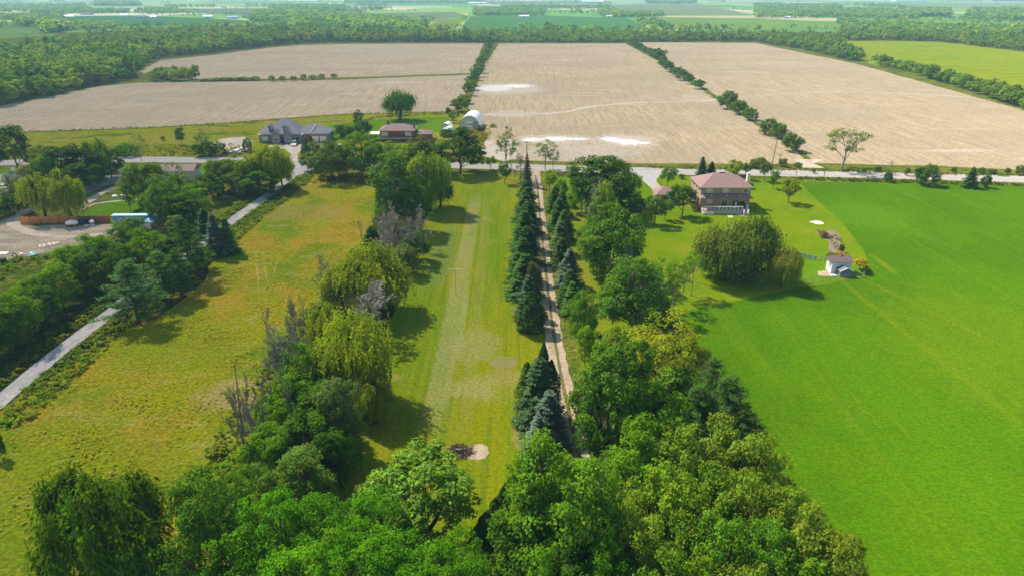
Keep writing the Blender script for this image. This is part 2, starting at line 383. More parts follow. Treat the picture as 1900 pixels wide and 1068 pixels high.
GARD = ground_mat('garden_soil', (.27, .22, .16), [((.42, .36, .28), .8, .8, .5, .6, .8), ((.14, .15, .05), .7, .7, .55, .66, .7)], fine=(.2, .3), bump=(.4, .25))
GSTRIP = ground_mat('lane_grass', (.19, .17, .05), [((.30, .22, .10), 1, 3, .45, .6, .8), ((.12, .14, .02), .8, 2, .55, .66, .6)], fine=(.3, .3))

sheet('rough_grass', [(-900, 1500), (2800, 1500), (2600, 60), (-700, 60)], ROUGH, -0.012, jit=0)
sheet('far_field', [(872, 31), (1010, 29), (1165, 34), (1210, 55), (1060, 58), (850, 58)], GF1, 0.02, 20, 3)
sheet('far_field', [(770, 61), (815, 38), (862, 34), (848, 50), (812, 63)], YFIELD, 0.02, 20, 3)
sheet('far_field', [(1200, 32), (1400, 34), (1540, 41), (1575, 54), (1420, 56), (1250, 55)], GF2, 0.02, 20, 3)
sheet('far_field', [(1135, 9), (1300, 8), (1395, 27), (1290, 29), (1140, 26)], GF3, 0.02, 30, 5)
sheet('far_field', [(1560, 31), (1700, 31), (1900, 40), (2300, 55), (2300, 85), (1900, 64), (1790, 54), (1640, 45)], GF2, 0.02, 20, 3)
sheet('far_field', [(112, 30), (240, 29), (380, 34), (470, 39), (460, 44), (240, 50), (140, 47)], GF1, 0.02, 20, 3)
sheet('far_field', [(-300, 60), (40, 44), (120, 42), (100, 66), (-300, 90)], GF2, 0.02, 20, 3)
sheet('far_field', [(290, 17), (640, 15), (700, 27), (500, 29), (330, 24)], GF3, 0.02, 30, 5)
sheet('far_field', [(640, 26), (840, 22), (870, 30), (800, 40), (690, 38)], GF3, 0.024, 20, 3)
sheet('far_field', [(1640, 6), (2300, 10), (2300, 24), (1900, 20), (1650, 13)], GF3, 0.02, 30, 5)
sheet('far_field', [(900, 3), (1130, 2), (1140, 7), (910, 9)], GF3, 0.02, 40, 5)
sheet('far_field', [(-300, 44), (110, 41), (108, 52), (-300, 62)], GF2, 0.022, 20, 3)
sheet('far_field', [(200, 52), (460, 46), (560, 50), (480, 58), (240, 64)], GF2, 0.022, 20, 3)
sheet('far_field', [(480, 30), (600, 29), (700, 40), (560, 46), (470, 42)], GF1, 0.022, 20, 3)
sheet('far_field', [(700, 44), (775, 42), (760, 60), (690, 58)], GF3, 0.022, 20, 3)
sheet('far_field', [(1400, 10), (1560, 9), (1560, 15), (1400, 16)], GF2, 0.022, 20, 3)
sheet('lime_field', [(1560, 77), (1640, 76), (1750, 79), (1900, 97), (2500, 170), (2500, 330), (1900, 186), (1790, 158), (1612, 118), (1590, 100)], YFIELD, 0.012, 6, 1.2)
sheet('stubble_field', [(258, 131), (300, 112), (400, 102), (500, 89), (560, 84), (640, 82), (897, 81), (876, 136), (760, 140), (640, 144), (480, 147), (380, 147), (330, 149), (275, 140)], TAN1, 0.010, 8, 1.0)
sheet('stubble_field', [(-500, 300), (-300, 262), (0, 247), (100, 243), (250, 238), (350, 232), (450, 226), (560, 217), (640, 211), (720, 210), (830, 207), (852, 200), (858, 190), (875, 139), (760, 143), (640, 148), (480, 151), (255, 154), (180, 161), (60, 186), (0, 197), (-400, 250)], TAN1, 0.008, 6, 0.8)
sheet('stubble_field', [(926, 81), (1160, 81), (1230, 118), (1305, 168), (1345, 196), (1410, 236), (1480, 282), (1500, 304), (1200, 304), (1050, 300), (960, 297), (905, 292), (890, 274), (904, 258), (900, 236), (884, 214), (868, 200), (900, 120)], TAN2, 0.008, 6, 0.8)
sheet('stubble_field', [(1185, 79), (1400, 80), (1590, 119), (1900, 205), (2300, 318), (2500, 342), (1900, 316), (1740, 308), (1516, 303), (1490, 284), (1420, 236), (1352, 194), (1315, 168), (1240, 116)], TAN3, 0.008, 6, 0.8)
# pale marks in the stubble
ribbon('field_track', [(898, 213), (960, 212), (1040, 209), (1090, 199), (1180, 191), (1300, 188), (1345, 184)], 3.2, PALE, 0.014, jit=.9)
ribbon('field_track', [(1400, 178), (1500, 172), (1640, 172), (1800, 181)], 1.6, PALE, 0.014, jit=.6)
sheet('field_entrance', [(900, 262), (925, 258), (960, 262), (965, 292), (935, 300), (903, 292), (888, 278)], PALE, 0.020, 3, .8)
sheet('field_entrance', [(1486, 312), (1530, 312), (1510, 304), (1530, 296), (1470, 296), (1490, 304)], PALE, 0.020, 3, .5)
# near land
sheet('weedy_field', [(-500, 310), (-300, 270), (0, 249), (100, 245), (250, 240), (350, 234), (450, 228), (560, 219), (640, 213), (830, 209), (880, 214), (900, 290), (560, 292), (230, 289), (-500, 306)], WEEDY, 0.004, 4, .6)
sheet('bright_lawn', [(590, 236), (700, 222), (760, 219), (830, 217), (833, 228), (826, 244), (760, 250), (700, 262), (620, 262)], BRIGHT, 0.008, 3, .5)
sheet('bright_lawn', [(150, 395), (240, 358), (330, 325), (390, 300), (410, 312), (330, 360), (300, 400), (150, 402)], BRIGHT, 0.004, 3, .5)
sheet('bright_lawn', [(-300, 400), (-300, 330), (60, 312), (60, 345), (30, 385)], BRIGHT, 0.004, 3, .5)
sheet('meadow', [(585, 322), (700, 325), (705, 480), (640, 640), (560, 1160), (-700, 1300), (-500, 1000), (-40, 788), (118, 680), (240, 585), (400, 470), (462, 412), (548, 340)], MEADOW, 0.004, 3, .8)
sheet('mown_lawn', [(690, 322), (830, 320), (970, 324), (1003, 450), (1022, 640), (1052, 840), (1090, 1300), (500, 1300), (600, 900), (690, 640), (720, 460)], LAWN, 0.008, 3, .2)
sheet('house_lawn', [(1022, 330), (1180, 325), (1482, 336), (1528, 380), (1600, 450), (1650, 520), (1480, 536), (1262, 580), (1215, 640), (1085, 720), (1070, 640), (1040, 480)], YARD, 0.004, 3, .4)
sheet('crop_field', [(1484, 337), (1700, 340), (2300, 357), (2700, 372), (3200, 900), (3000, 1500), (1500, 1500), (1240, 900), (1180, 690), (1262, 578), (1480, 534), (1560, 522), (1618, 507), (1600, 460), (1560, 410), (1500, 356)], CROP, 0.012, 3, .35)
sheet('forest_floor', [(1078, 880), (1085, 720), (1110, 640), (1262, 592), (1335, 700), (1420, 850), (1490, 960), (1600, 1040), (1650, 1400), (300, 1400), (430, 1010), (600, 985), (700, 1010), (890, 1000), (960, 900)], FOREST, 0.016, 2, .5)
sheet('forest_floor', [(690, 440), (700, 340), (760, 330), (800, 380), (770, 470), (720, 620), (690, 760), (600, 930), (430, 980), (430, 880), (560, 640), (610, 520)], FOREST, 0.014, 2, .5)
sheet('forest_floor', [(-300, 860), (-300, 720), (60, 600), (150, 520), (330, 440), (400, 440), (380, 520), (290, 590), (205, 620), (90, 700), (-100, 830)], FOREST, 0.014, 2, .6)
# roads
main_c = ribbon('main_road', [(-900, 340), (-300, 317), (0, 303), (110, 298), (230, 296), (340, 297), (450, 298), (560, 299), (700, 303), (850, 307), (950, 310), (1200, 317), (1500, 322), (1700, 327), (1900, 333), (2600, 353)], 9.0, ASPH, 0.024, step=6, jit=.3)
ribbon('farm_lane', [(-500, 1110), (-200, 890), (-60, 790), (0, 744), (100, 660), (215, 572), (300, 505), (375, 452), (440, 403), (500, 360), (545, 325), (566, 303)], 3.1, LANE, 0.020, jit=.15)
sheet('lane_mouth', [(528, 336), (548, 310), (545, 302), (600, 304), (580, 314), (558, 330)], LANE, 0.028, 2, .2)
lane_c = ribbon('gravel_lane', [(993, 314), (996, 340), (1001, 400), (1007, 460), (1016, 540), (1027, 620), (1041, 700), (1058, 780), (1078, 860), (1100, 960), (1125, 1080)], 3.0, DIRT, 0.020, jit=.2, step=2)
ribbon('lane_grass_strip', [(993, 325), (997, 345), (1002, 400), (1008, 460), (1017, 540), (1028, 620), (1042, 700), (1059, 780), (1079, 860), (1101, 960)], 0.55, GSTRIP, 0.026, jit=.12, step=2)
sheet('concrete_driveway', [(1172, 317), (1244, 318), (1224, 326), (1217, 334), (1221, 343), (1234, 353), (1248, 362), (1252, 370), (1232, 372), (1226, 365)], CONC, 0.030, 2, 0)
ribbon('driveway_kerb', [(1178, 322), (1196, 337), (1213, 352), (1229, 367)], .45, KERB, 0.036, jit=.03)
ribbon('driveway_kerb', [(1240, 320), (1224, 326), (1217, 334), (1221, 343), (1234, 353)], .35, KERB, 0.036, jit=.03, step=1)
sheet('bungalow_driveway', [(525, 302), (541, 288), (530, 277), (500, 276), (498, 270), (600, 266), (600, 272), (562, 276), (553, 286), (553, 300)], PALE, 0.028, 2, .3)
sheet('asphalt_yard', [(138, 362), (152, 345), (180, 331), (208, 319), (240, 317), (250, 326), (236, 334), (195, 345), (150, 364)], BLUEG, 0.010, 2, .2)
ribbon('dirt_path', [(152, 384), (165, 372), (190, 358), (214, 347)], 2.4, PALE, 0.012, jit=.5)
ribbon('dirt_path', [(150, 390), (175, 378), (230, 372), (300, 366)], 1.2, PALE, 0.014, jit=.3)
sheet('parking_area', [(-400, 345), (-60, 330), (0, 324), (40, 318), (52, 326), (44, 336), (0, 366), (-100, 384), (-400, 420)], CONC, 0.010, 2, .3)
sheet('gravel_yard', [(-300, 520), (-300, 440), (-20, 422), (16, 402), (48, 386), (80, 374), (92, 378), (70, 388), (44, 400), (40, 414), (60, 419), (200, 416), (250, 420), (200, 438), (130, 460), (60, 474), (-40, 490)], GRAVEL, 0.012, 2, .5)
ribbon('vehicle_track', [(60, 385), (30, 402), (24, 416), (60, 432), (120, 440), (190, 434)], 2.4, PALE, 0.018, jit=.4)
sheet('gravel_spot', [(288, 330), (300, 310), (350, 306), (362, 312), (350, 325), (310, 332)], PALE, 0.012, 2, .6)
sheet('bare_soil_patch', [(388, 272), (410, 258), (450, 254), (470, 262), (455, 276), (420, 280)], PALE, 0.012, 2, .8)
# circle of bare earth, sand by the brush pile, slab
def ellipse(u, v, rx, ry, n=22):
    x, y = P(u, v); return [(x + rx * math.cos(i * 2 * pi / n), y + ry * math.sin(i * 2 * pi / n)) for i in range(n)]
sheet('bare_earth_circle', ellipse(934, 672, 2.25, 2.1), EARTH, 0.016, .6, .22, px=False)
sheet('sand_patch', ellipse(884, 838, 1.7, 1.7), SAND, 0.016, .4, .5, px=False)
sheet('white_stone_patch', ellipse(1517, 413, 1.5, 1.6), WHITES, 0.016, .6, .3, px=False)
sheet('white_stone_patch', ellipse(1508, 412, .9, .5), WHITES, 0.020, .6, .2, px=False)
sheet('garden_bed', [(1512, 427), (1545, 426), (1560, 440), (1568, 468), (1560, 478), (1542, 474), (1538, 450), (1522, 438)], GARD, 0.016, 1, .35)
sheet('coop_bare_ground', [(1516, 503), (1538, 502), (1556, 510), (1548, 513), (1518, 511)], SAND, 0.020, 1, .35)
sheet('pen_grass', [(1462, 474), (1512, 482), (1545, 482), (1600, 495), (1604, 513), (1520, 522), (1470, 528), (1452, 520)], BRIGHT, 0.014, 1.5, .3)
sheet('paving_slab', [(1350, 400), (1359, 400), (1361, 404), (1351, 404)], KERB, 0.02, 1, 0)
ribbon('paved_path', [(1354, 393), (1372, 399), (1390, 403)], .5, CONC, 0.02, jit=0)
sheet('tree_ring_soil', ellipse(1252, 426, 1.2, .8), SAND, 0.016, .5, .2, px=False)
#GROUND_END

# ------------------------------------------------------------------ tree templates
def unit(a): return a / (np.linalg.norm(a, axis=1, keepdims=True) + 1e-9)
def rdir(rg, n): return unit(rg.normal(size=(n, 3)))
UP = np.array([0, 0, 1.0])

def leaf_cols(rg, n, clump=None, lv=.22, hue=.10):
    b = 1 + lv * rg.uniform(-1, 1, n)
    h = hue * rg.normal(size=n)
    if clump is not None: b = b * clump[0]; h = h + clump[1]
    return np.clip(np.stack([b * (1 + h), b, b * (1 - h)], 1), .1, 3)

def clumpify(g, rg, cen, rad, lpc, ls, flat, out_c, aspect=.55, updir=.5, lv=.22, hue=.08, clv=.16):
    """a cloud of leaves round every clump centre"""
    n = len(cen); m = n * lpc
    C0 = np.repeat(cen, lpc, 0); Rr = np.repeat(rad, lpc)
    d = rdir(rg, m); d[:, 2] = np.abs(d[:, 2]) * np.where(rg.random(m) < .22, -1, 1); d = unit(d)
    rr = Rr * (0.45 + 0.6 * rg.random(m) ** .7)
    Pp = C0 + d * rr[:, None] * np.array([1, 1, flat])
    out = unit(C0 - out_c)
    Nn = unit(d * .6 + out * .35 + UP * updir + rdir(rg, m) * .65)
    T = unit(rdir(rg, m) + out * .4)
    cb = np.repeat(1 + clv * rg.uniform(-1, 1, n), lpc); ch = np.repeat(.07 * rg.normal(size=n), lpc)
    s = ls * rg.uniform(.65, 1.35, m)
    g.leaves(Pp, Nn, T, s, s * aspect, leaf_cols(rg, m, (cb, ch), lv, hue))

def limb(g, rg, a, b, r0, r1, sag=.12, k=5, sides=5):
    a = np.array(a, float); b = np.array(b, float); L = np.linalg.norm(b - a)
    t = np.linspace(0, 1, k)[:, None]
    mid = rg.normal(size=3) * L * .08 + np.array([0, 0, -sag * L])
    p = a + (b - a) * t + mid * (t * (1 - t)) * 2
    g.tube(p, r0 + (r1 - r0) * t[:, 0], sides)
    return p

def broadleaf(seed, W=8., Ht=10., tf=.18, nl=9, nc=15, lpc=60, ls=.32, cr=.85, flat=.7, spread=.60, aspect=.55, lean=0, top=1.0, updir=.5, lr=.44, gap=0, trunk_r=.2, twigs=True):
    rg = np.random.default_rng(seed); g = G(); t = G()
    z0 = Ht * tf; zc = (z0 + Ht) / 2; rz = (Ht - z0) / 2; rx = W / 2
    cc = np.array([0, 0, zc - rz * .2])
    i = np.arange(nl) + .5; ph = np.arccos(1 - 1.72 * i / nl); th = i * 2.39996 + rg.random() * 6
    D = np.stack([np.sin(ph) * np.cos(th), np.sin(ph) * np.sin(th), np.cos(ph)], 1) + rg.normal(size=(nl, 3)) * .13
    amp = rg.uniform(.78, 1.12, nl)
    L = np.array([0, 0, zc]) + D * np.array([rx, rx, rz]) * (spread * amp)[:, None]
    lrr = rg.uniform(.8, 1.2, nl) * lr
    trunk_top = np.array([rg.normal() * .2 + lean, rg.normal() * .2, z0 + rz * .7])
    tp = limb(t, rg, (0, 0, -.2), trunk_top, trunk_r, trunk_r * .45, 0, 7, 8)
    for j in range(nl):
        s = tp[rg.integers(2, 7)]
        bp = limb(t, rg, s, L[j], trunk_r * .42, .05)
        m = nc
        d = rdir(rg, m * 3); o = unit((L[j] - cc)[None])[0]
        sel = (d @ o) > -.35; d = d[sel][:m]
        c = L[j] + d * np.array([rx, rx, rz * .85]) * (lrr[j] * rg.uniform(.7, 1.08, len(d)))[:, None]
        c = c[c[:, 2] > z0 * .8]
        if gap: c = c[rg.random(len(c)) > gap]
        if not len(c): continue
        clumpify(g, rg, c, cr * rg.uniform(.75, 1.25, len(c)), lpc, ls, flat, cc, aspect, updir)
        if twigs:
            for q in c[::3]: limb(t, rg, bp[3], q, .055, .02, k=3, sides=3)
    return t, g, (W, Ht)

def willow(seed, W=10., Ht=10., plumes=84, strands=17, ll=.46, drop=.34, tf=.1, lw=.17, domes=8, zl=.34, zh=.60, sc=.30, rch=(.4, 1.1), pv=.2):
    rg = np.random.default_rng(seed); g = G(); t = G()
    zc = Ht * .50; rx = W / 2 * .78
    tp = limb(t, rg, (0, 0, -.2), (rg.normal() * .3, rg.normal() * .3, Ht * .45), .42, .22, 0, 6, 8)
    dd = np.stack([np.cos(np.arange(domes) * 2 * pi / domes + rg.random()), np.sin(np.arange(domes) * 2 * pi / domes + .3), np.zeros(domes)], 1)
    doms = [(np.array([0, 0, Ht * .68]), .50)] + [(np.array([d[0] * rx * .60, d[1] * rx * .60, Ht * rg.uniform(zl, zh)]), rg.uniform(.36, .48)) for d in dd]
    for c, r in doms: limb(t, rg, tp[4], c, .2, .07)
    per = plumes // len(doms) + 1
    for c, r in doms:
        d = rdir(rg, per * 2); d = d[d[:, 2] > -.1][:per]
        for e in d:
            q = c + e * np.array([rx, rx, Ht * .55]) * r * rg.uniform(.8, 1.05)
            q[2] = min(q[2], Ht * .96)
            out = np.array([q[0], q[1], 0.]); out /= np.linalg.norm(out) + .01
            n = strands; st = q + rg.normal(size=(n, 3)) * sc
            az = unit(out[None] * .7 + np.c_[rg.normal(size=(n, 2)) * .6, np.zeros(n)])
            ln = Ht * drop * rg.uniform(.4, 1.0, n) * (.55 + .45 * (np.hypot(q[0], q[1]) / rx))
            ln = np.minimum(ln, st[:, 2] - .3)
            reach = rg.uniform(*rch, n)
            k = 11; tt = (np.arange(k) + .5) / k
            a = np.minimum(tt * 2.2, 1)
            pos = st[:, None] + az[:, None] * (reach[:, None] * np.sin(a * pi / 2)[None])[..., None]
            pos[..., 2] += (0.30 * np.sin(np.minimum(tt * 3, 1) * pi)[None]) - ln[:, None] * (tt ** 1.5)[None]
            pos = pos.reshape(-1, 3) + rg.normal(size=(n * k, 3)) * .07
            m = len(pos)
            down = np.tile(tt, n)[:, None]
            azr = np.repeat(az, k, 0)
            T = unit(azr * (1 - down) * 1.0 + np.array([0, 0, -1.]) * (down * 1.6 + .15) + rdir(rg, m) * .35)
            Nn = unit(azr * .7 + UP * .5 + rdir(rg, m) * .6)
            s = ll * rg.uniform(.7, 1.3, m)
            cb = 1 + pv * rg.uniform(-1, 1)
            g.leaves(pos, Nn, T, s, s * lw / .42, leaf_cols(rg, m, (cb, .05 * rg.normal()), .2, .06))
    return t, g, (W, Ht)

def spruce(seed, W=4.2, Ht=10., levels=24, spr=7, wid=.20, droop=.18, power=.85, density=12, base=.03):
    rg = np.random.default_rng(seed); g = G(); t = G()
    t.tube([(0, 0, -.2), (0, 0, Ht * .5), (0, 0, Ht * .99)], [.17, .1, .02], 6)
    for L in range(levels):
        f = L / levels; z = Ht * (base + (1 - base) * f) + rg.normal() * .06
        bl = W / 2 * (1 - f) ** power * rg.uniform(.78, 1.12) + .12
        nb = int(density * (1 - f * .55)) + 3
        az = np.arange(nb) * 2 * pi / nb + rg.random() * 6 + rg.normal(size=nb) * .15
        for a in az:
            b = bl * rg.uniform(.66, 1.18); d = np.array([math.cos(a), math.sin(a), 0]); s = np.array([-d[1], d[0], 0])
            n = spr; tt = (np.arange(n) + .6) / n
            cen = d[None] * (b * tt)[:, None]; cen[:, 2] = z - b * droop * tt ** 1.5 + .10 * b * tt ** 4
            for sd_ in (-1, 0, 1):
                C = cen + s * (sd_ * (wid + .20 * b * (1 - tt)))[:, None] * (.75) + rg.normal(size=(n, 3)) * .035
                C[:, 2] -= abs(sd_) * .05
                T = unit(d[None] * 1. + s[None] * sd_ * .75 + rdir(rg, n) * .2 + np.array([0, 0, -.12]))
                Nn = unit(UP[None] * 1. + d[None] * .45 + rdir(rg, n) * .5)
                ln = (b / n * 1.9 + .16) * rg.uniform(.8, 1.2, n)
                g.leaves(C, Nn, T, ln, np.full(n, wid * 1.15), leaf_cols(rg, n, (1 + .10 * rg.normal(), 0), .18, .04))
        if bl > .5:
            for a in az[::3]: t.tube([(0, 0, z), (math.cos(a) * bl * .7, math.sin(a) * bl * .7, z - bl * droop * .5)], [.035, .012], 3)
    n = 14
    C = np.c_[rg.normal(size=(n, 2)) * .05, Ht * rg.uniform(.95, 1.0, n)]
    g.leaves(C, rdir(rg, n), unit(rdir(rg, n) * .4 + UP), np.full(n, .35), np.full(n, .12), leaf_cols(rg, n))
    return t, g, (W, Ht)

def pine(seed, W=8., Ht=11., whorls=9, ls=.34, bare=False):
    rg = np.random.default_rng(seed); g = G(); t = G()
    t.tube([(0, 0, -.2), (.1, 0, Ht * .5), (0, .1, Ht * .98)], [.24, .16, .03], 7)
    cen = []; 
    for wv in range(whorls):
        f = wv / (whorls - 1); z = Ht * (.22 + .74 * f); bl = W / 2 * (1 - f) ** .65 * rg.uniform(.8, 1.1) + .4
        for a in np.arange(5) * 2 * pi / 5 + rg.random() * 6:
            a += rg.normal() * .2; b = bl * rg.uniform(.65, 1.15)
            e = np.array([math.cos(a) * b, math.sin(a) * b, z + b * .10 + rg.normal() * .15])
            limb(t, rg, (0, 0, z - .2), e, .06, .02, .05, 4, 4)
            for q in np.linspace(.35, 1, max(2, int(b / .8))):
                for _ in range(2): cen.append([e[0] * q + rg.normal() * .3, e[1] * q + rg.normal() * .3, z - .2 + (e[2] - z + .2) * q + rg.normal() * .1])
    cen = np.array(cen)
    clumpify(g, rg, cen, .62 * rg.uniform(.7, 1.3, len(cen)), 42, ls, .42, np.array([0, 0, Ht * .3]), .30, .7, .25, .05)
    return t, g, (W, Ht)

def columnar(seed, W=2.6, Ht=8., n=5200, ls=.26, top=.5, wob=.12):
    rg = np.random.default_rng(seed); g = G(); t = G()
    t.tube([(0, 0, -.2), (0, 0, Ht * .9)], [.12, .03], 6)
    f = rg.random(n); th = rg.random(n) * 2 * pi
    prof = np.sin(np.clip(f * .9 + .10, 0, 1) * pi) ** .55 * (1 - f * top)
    lob = 1 + wob * np.sin(th * 3 + f * 9) + wob * np.sin(th * 5 - f * 17)
    r = W / 2 * 1.15 * prof * lob * rg.uniform(.75, 1.05, n)
    C = np.stack([r * np.cos(th), r * np.sin(th), f * Ht], 1)
    o = np.stack([np.cos(th), np.sin(th), np.zeros(n)], 1)
    Nn = unit(o + rdir(rg, n) * .6 + UP * .25); T = unit(UP + o * .35 + rdir(rg, n) * .4)
    s = ls * rg.uniform(.7, 1.4, n)
    g.leaves(C, Nn, T, s, s * .5, leaf_cols(rg, n, (1 + .1 * np.sin(f * 23 + th * 4), 0), .2, .06))
    return t, g, (W, Ht)

def bare(seed, W=5., Ht=12., depth_=4, kids=4, r0=.22, spread=.55, first=.35, lean=.06, thick=.026, up=.5, tall=0):
    """a leafless tree: trunk (first) and all its branches"""
    rg = np.random.default_rng(seed); t = G(); g = G()
    def grow(p, d, L, r, lev):
        k = 4; pts = [p]; q = p.copy(); dd = d.copy()
        for _ in range(k):
            dd = dd + rg.normal(size=3) * .10 + UP * .04 * up; dd /= np.linalg.norm(dd); q = q + dd * L / k; pts.append(q.copy())
        r1 = max(r * (.55 if not (tall and lev == 0) else .2), thick * .6)
        (t if lev == 0 else g).tube(pts, np.linspace(r, r1, k + 1), 7 if lev == 0 else (4 if lev < 2 else 3))
        if lev >= depth_: return
        for c in range(kids + (2 if lev == 0 else 0)):
            s = rg.uniform(first if lev == 0 else .25, 1.0); j = min(int(s * k), k - 1)
            b = pts[j] + (pts[j + 1] - pts[j]) * (s * k - j)
            nd = dd * .75 + rdir(rg, 1)[0] * spread * 1.3 + UP * up * .4; nd /= np.linalg.norm(nd)
            grow(b, nd, L * rg.uniform(*((.38, .62) if tall == 0 or lev else (.16, .34))) * (1.15 - .4 * s), max(r * (.48 if tall == 0 or lev else .3), thick), lev + 1)
    d0 = np.array([rg.normal() * lean, rg.normal() * lean, 1.]); d0 /= np.linalg.norm(d0)
    grow(np.array([0, 0, -.2]), d0, Ht * .86, r0, 0)
    g.n or g.tube([(0, 0, Ht * .6), (0.6, 0, Ht * .8)], [.04, .02], 3)
    v = g.arrays()[0]; top = max(v[:, 2].max(), Ht * .86)
    ext = np.percentile(np.hypot(v[:, 0], v[:, 1]), 92) * 2
    return t, g, (max(ext, .8), top)

TP = {}
def reg(name, fn, seeds, mat, bark, **k):
    L = []
    for s in seeds:
        t, g, dims = fn(s, **k)
        L.append((t.mesh(name + '_trunk', bark, True), g.mesh(name + '_crown', mat), dims, (t, g)))
    TP[name] = L
reg('maple', broadleaf, (1, 2), LEAFG, BARKD, nl=14, nc=15, lpc=58, ls=.33, cr=.66, gap=.2, lr=.36, spread=.68, trunk_r=.26)
reg('ash', broadleaf, (11, 12, 13), LEAF, BARK, W=8, Ht=11, tf=.0, nl=14, nc=16, lpc=72, ls=.28, cr=.76, lr=.37, gap=.06, spread=.66)
reg('locust', broadleaf, (21, 22, 23), LEAF, BARK, W=9, Ht=10, tf=.15, nl=15, nc=15, lpc=62, ls=.31, cr=.80, flat=.45, gap=.08, lr=.38, aspect=.45, updir=.8, spread=.64)
reg('oak', broadleaf, (31, 32, 33), LEAF, BARK, W=9, Ht=9, tf=.0, nl=12, nc=15, lpc=62, ls=.33, cr=.80, lr=.37, gap=.06, spread=.64)
reg('airy', broadleaf, (41, 42, 43), LEAF, BARKL, W=8, Ht=11, tf=.34, nl=10, nc=8, lpc=34, ls=.34, cr=.72, gap=.22, lr=.36, spread=.72, trunk_r=.2)
reg('poplar', broadleaf, (51, 52), LEAF, BARKL, W=5, Ht=13, tf=.12, nl=12, nc=11, lpc=42, ls=.34, cr=.7, lr=.36, spread=.68)
reg('orchard', broadleaf, (61, 62, 63), LEAF, BARK, W=5, Ht=5.6, tf=.24, nl=8, nc=11, lpc=46, ls=.28, cr=.55, lr=.40, trunk_r=.12, spread=.60)
reg('bush', broadleaf, (71, 72, 73), LEAF, BARK, W=5, Ht=4, tf=-.06, nl=8, nc=12, lpc=42, ls=.30, cr=.55, lr=.42, trunk_r=.07, twigs=False)
reg('dark', broadleaf, (81, 82), LEAF, BARK, W=8, Ht=11, tf=.02, nl=12, nc=14, lpc=44, ls=.40, cr=.74, gap=.08, lr=.36, spread=.66)
reg('willow', willow, (101, 102, 103), LEAF, BARK)
reg('willowbig', willow, (111, 112), LEAF, BARK, plumes=130, strands=19, ll=.40, lw=.15, domes=10, drop=.42, sc=.30, rch=(.2, .7), pv=.34, zl=.46, zh=.70)
reg('willowround', willow, (115, 116), LEAF, BARK, plumes=150, strands=13, zl=.42, zh=.62, drop=.26, sc=.55, rch=(.3, .9), domes=10, ll=.42, lw=.15)
reg('spruce', spruce, (121, 122, 123), NEEDLE, BARK, power=.62, W=5.0)
reg('sprucefat', spruce, (124, 125), NEEDLE, BARK, W=5.4, Ht=8, levels=20, power=.75)
reg('pine', pine, (131, 132), NEEDLE, BARK)
reg('cedar', columnar, (141, 142), NEEDLE, BARK)
reg('snag', bare, (151, 152, 153, 154), DEAD, DEAD, W=4, Ht=12, depth_=3, kids=5, spread=.5, first=.25, up=.5, tall=1, r0=.26, lean=.1, thick=.04)
reg('deadbush', bare, (161, 162, 163), DEADB, DEADB, W=7, Ht=7, depth_=4, kids=6, r0=.12, spread=.95, first=.1, lean=.1, thick=.032, up=.5)
def mid(name, src, ids, **k): pass
reg('wood', broadleaf, (201, 202, 203, 204, 205), LEAF, BARK, W=8, Ht=9, tf=.05, nl=9, nc=9, lpc=13, ls=.85, cr=.9, lr=.36, twigs=False, spread=.62, aspect=.7)
reg('conifer', spruce, (211,), NEEDLE, BARK, W=5, Ht=9, levels=13, spr=3, wid=.34, density=7)

# ------------------------------------------------------------------ tree placement
NAMES = dict(maple='maple_tree', ash='ash_tree', locust='locust_tree', oak='broadleaf_tree', airy='airy_tree', poplar='poplar_tree', orchard='small_tree',
             bush='shrub', dark='dark_tree', willow='willow_tree', willowbig='willow_tree', willowround='willow_tree', spruce='spruce_tree', sprucefat='spruce_tree', pine='pine_tree',
             cedar='cedar_tree', snag='dead_tree', deadbush='dead_shrub', wood='forest_tree', conifer='conifer_tree')
DGR = (.050, .115, .014); MGR = (.090, .195, .012); LGR = (.155, .275, .010); YGR = (.20, .275, .010); LOC = (.075, .205, .008)
SPR = (.040, .100, .026); BLU = (.085, .135, .115); PIN = (.05, .115, .030); GRN = (.11, .16, .075); OLV = (.15, .19, .045); CED = (.045, .10, .018)
rt = random.Random(77)
WF = dict(oak=1.07, ash=1.08, dark=1.1, spruce=1.42, sprucefat=1.15, cedar=1.05, pine=1.1, poplar=1.15, maple=1.05, bush=1.1)
DEADC = (1, 1, 1)
cnt = {}
def T(kind, u, vb, vt, wpx, colr, label, group=None, rot=None, name=None, cat=None, parts=True, xy=None, hw=None, var=None, single=False):
    L = TP[kind]; cnt[kind] = cnt.get(kind, 0) + 1
    tm, gm, (W, Ht), _ = L[(cnt[kind] if var is None else var) % len(L)]
    if xy is None:
        Y = P(950, vb)[1]; h = max(ztop(Y, vt), .6)
        dm = depth(Y, h / 2); X = (u - 950) / F * dm; wm = wpx / F * dm
    else:
        X, Y = xy; h, wm = hw
    sxy = wm / W * WF.get(kind, 1.0); sz = h / Ht
    rz = rt.uniform(0, 6.28) if rot is None else rot
    nm = name or NAMES[kind]
    j = rt.uniform(.9, 1.1); jj = rt.uniform(-.06, .06)
    c4 = (colr[0] * j * (1 + jj), colr[1] * j, colr[2] * j * (1 - jj), 1)
    ct = cat or ('shrub' if kind in ('bush', 'deadbush') else 'tree')
    if single:
        o = link(nm, gm, None, (X, Y, 0)); o.rotation_euler = (0, 0, rz); o.scale = (sxy, sxy, sz); o.color = c4
        tag(o, label, ct, group); return o
    r = empty(nm, (X, Y, 0), rz, label, ct, group); r.scale = (sxy, sxy, sz)
    o = link('trunk', tm, r)
    o = link('branches' if kind in ('snag', 'deadbush') else 'crown', gm, r); o.color = c4
    return r
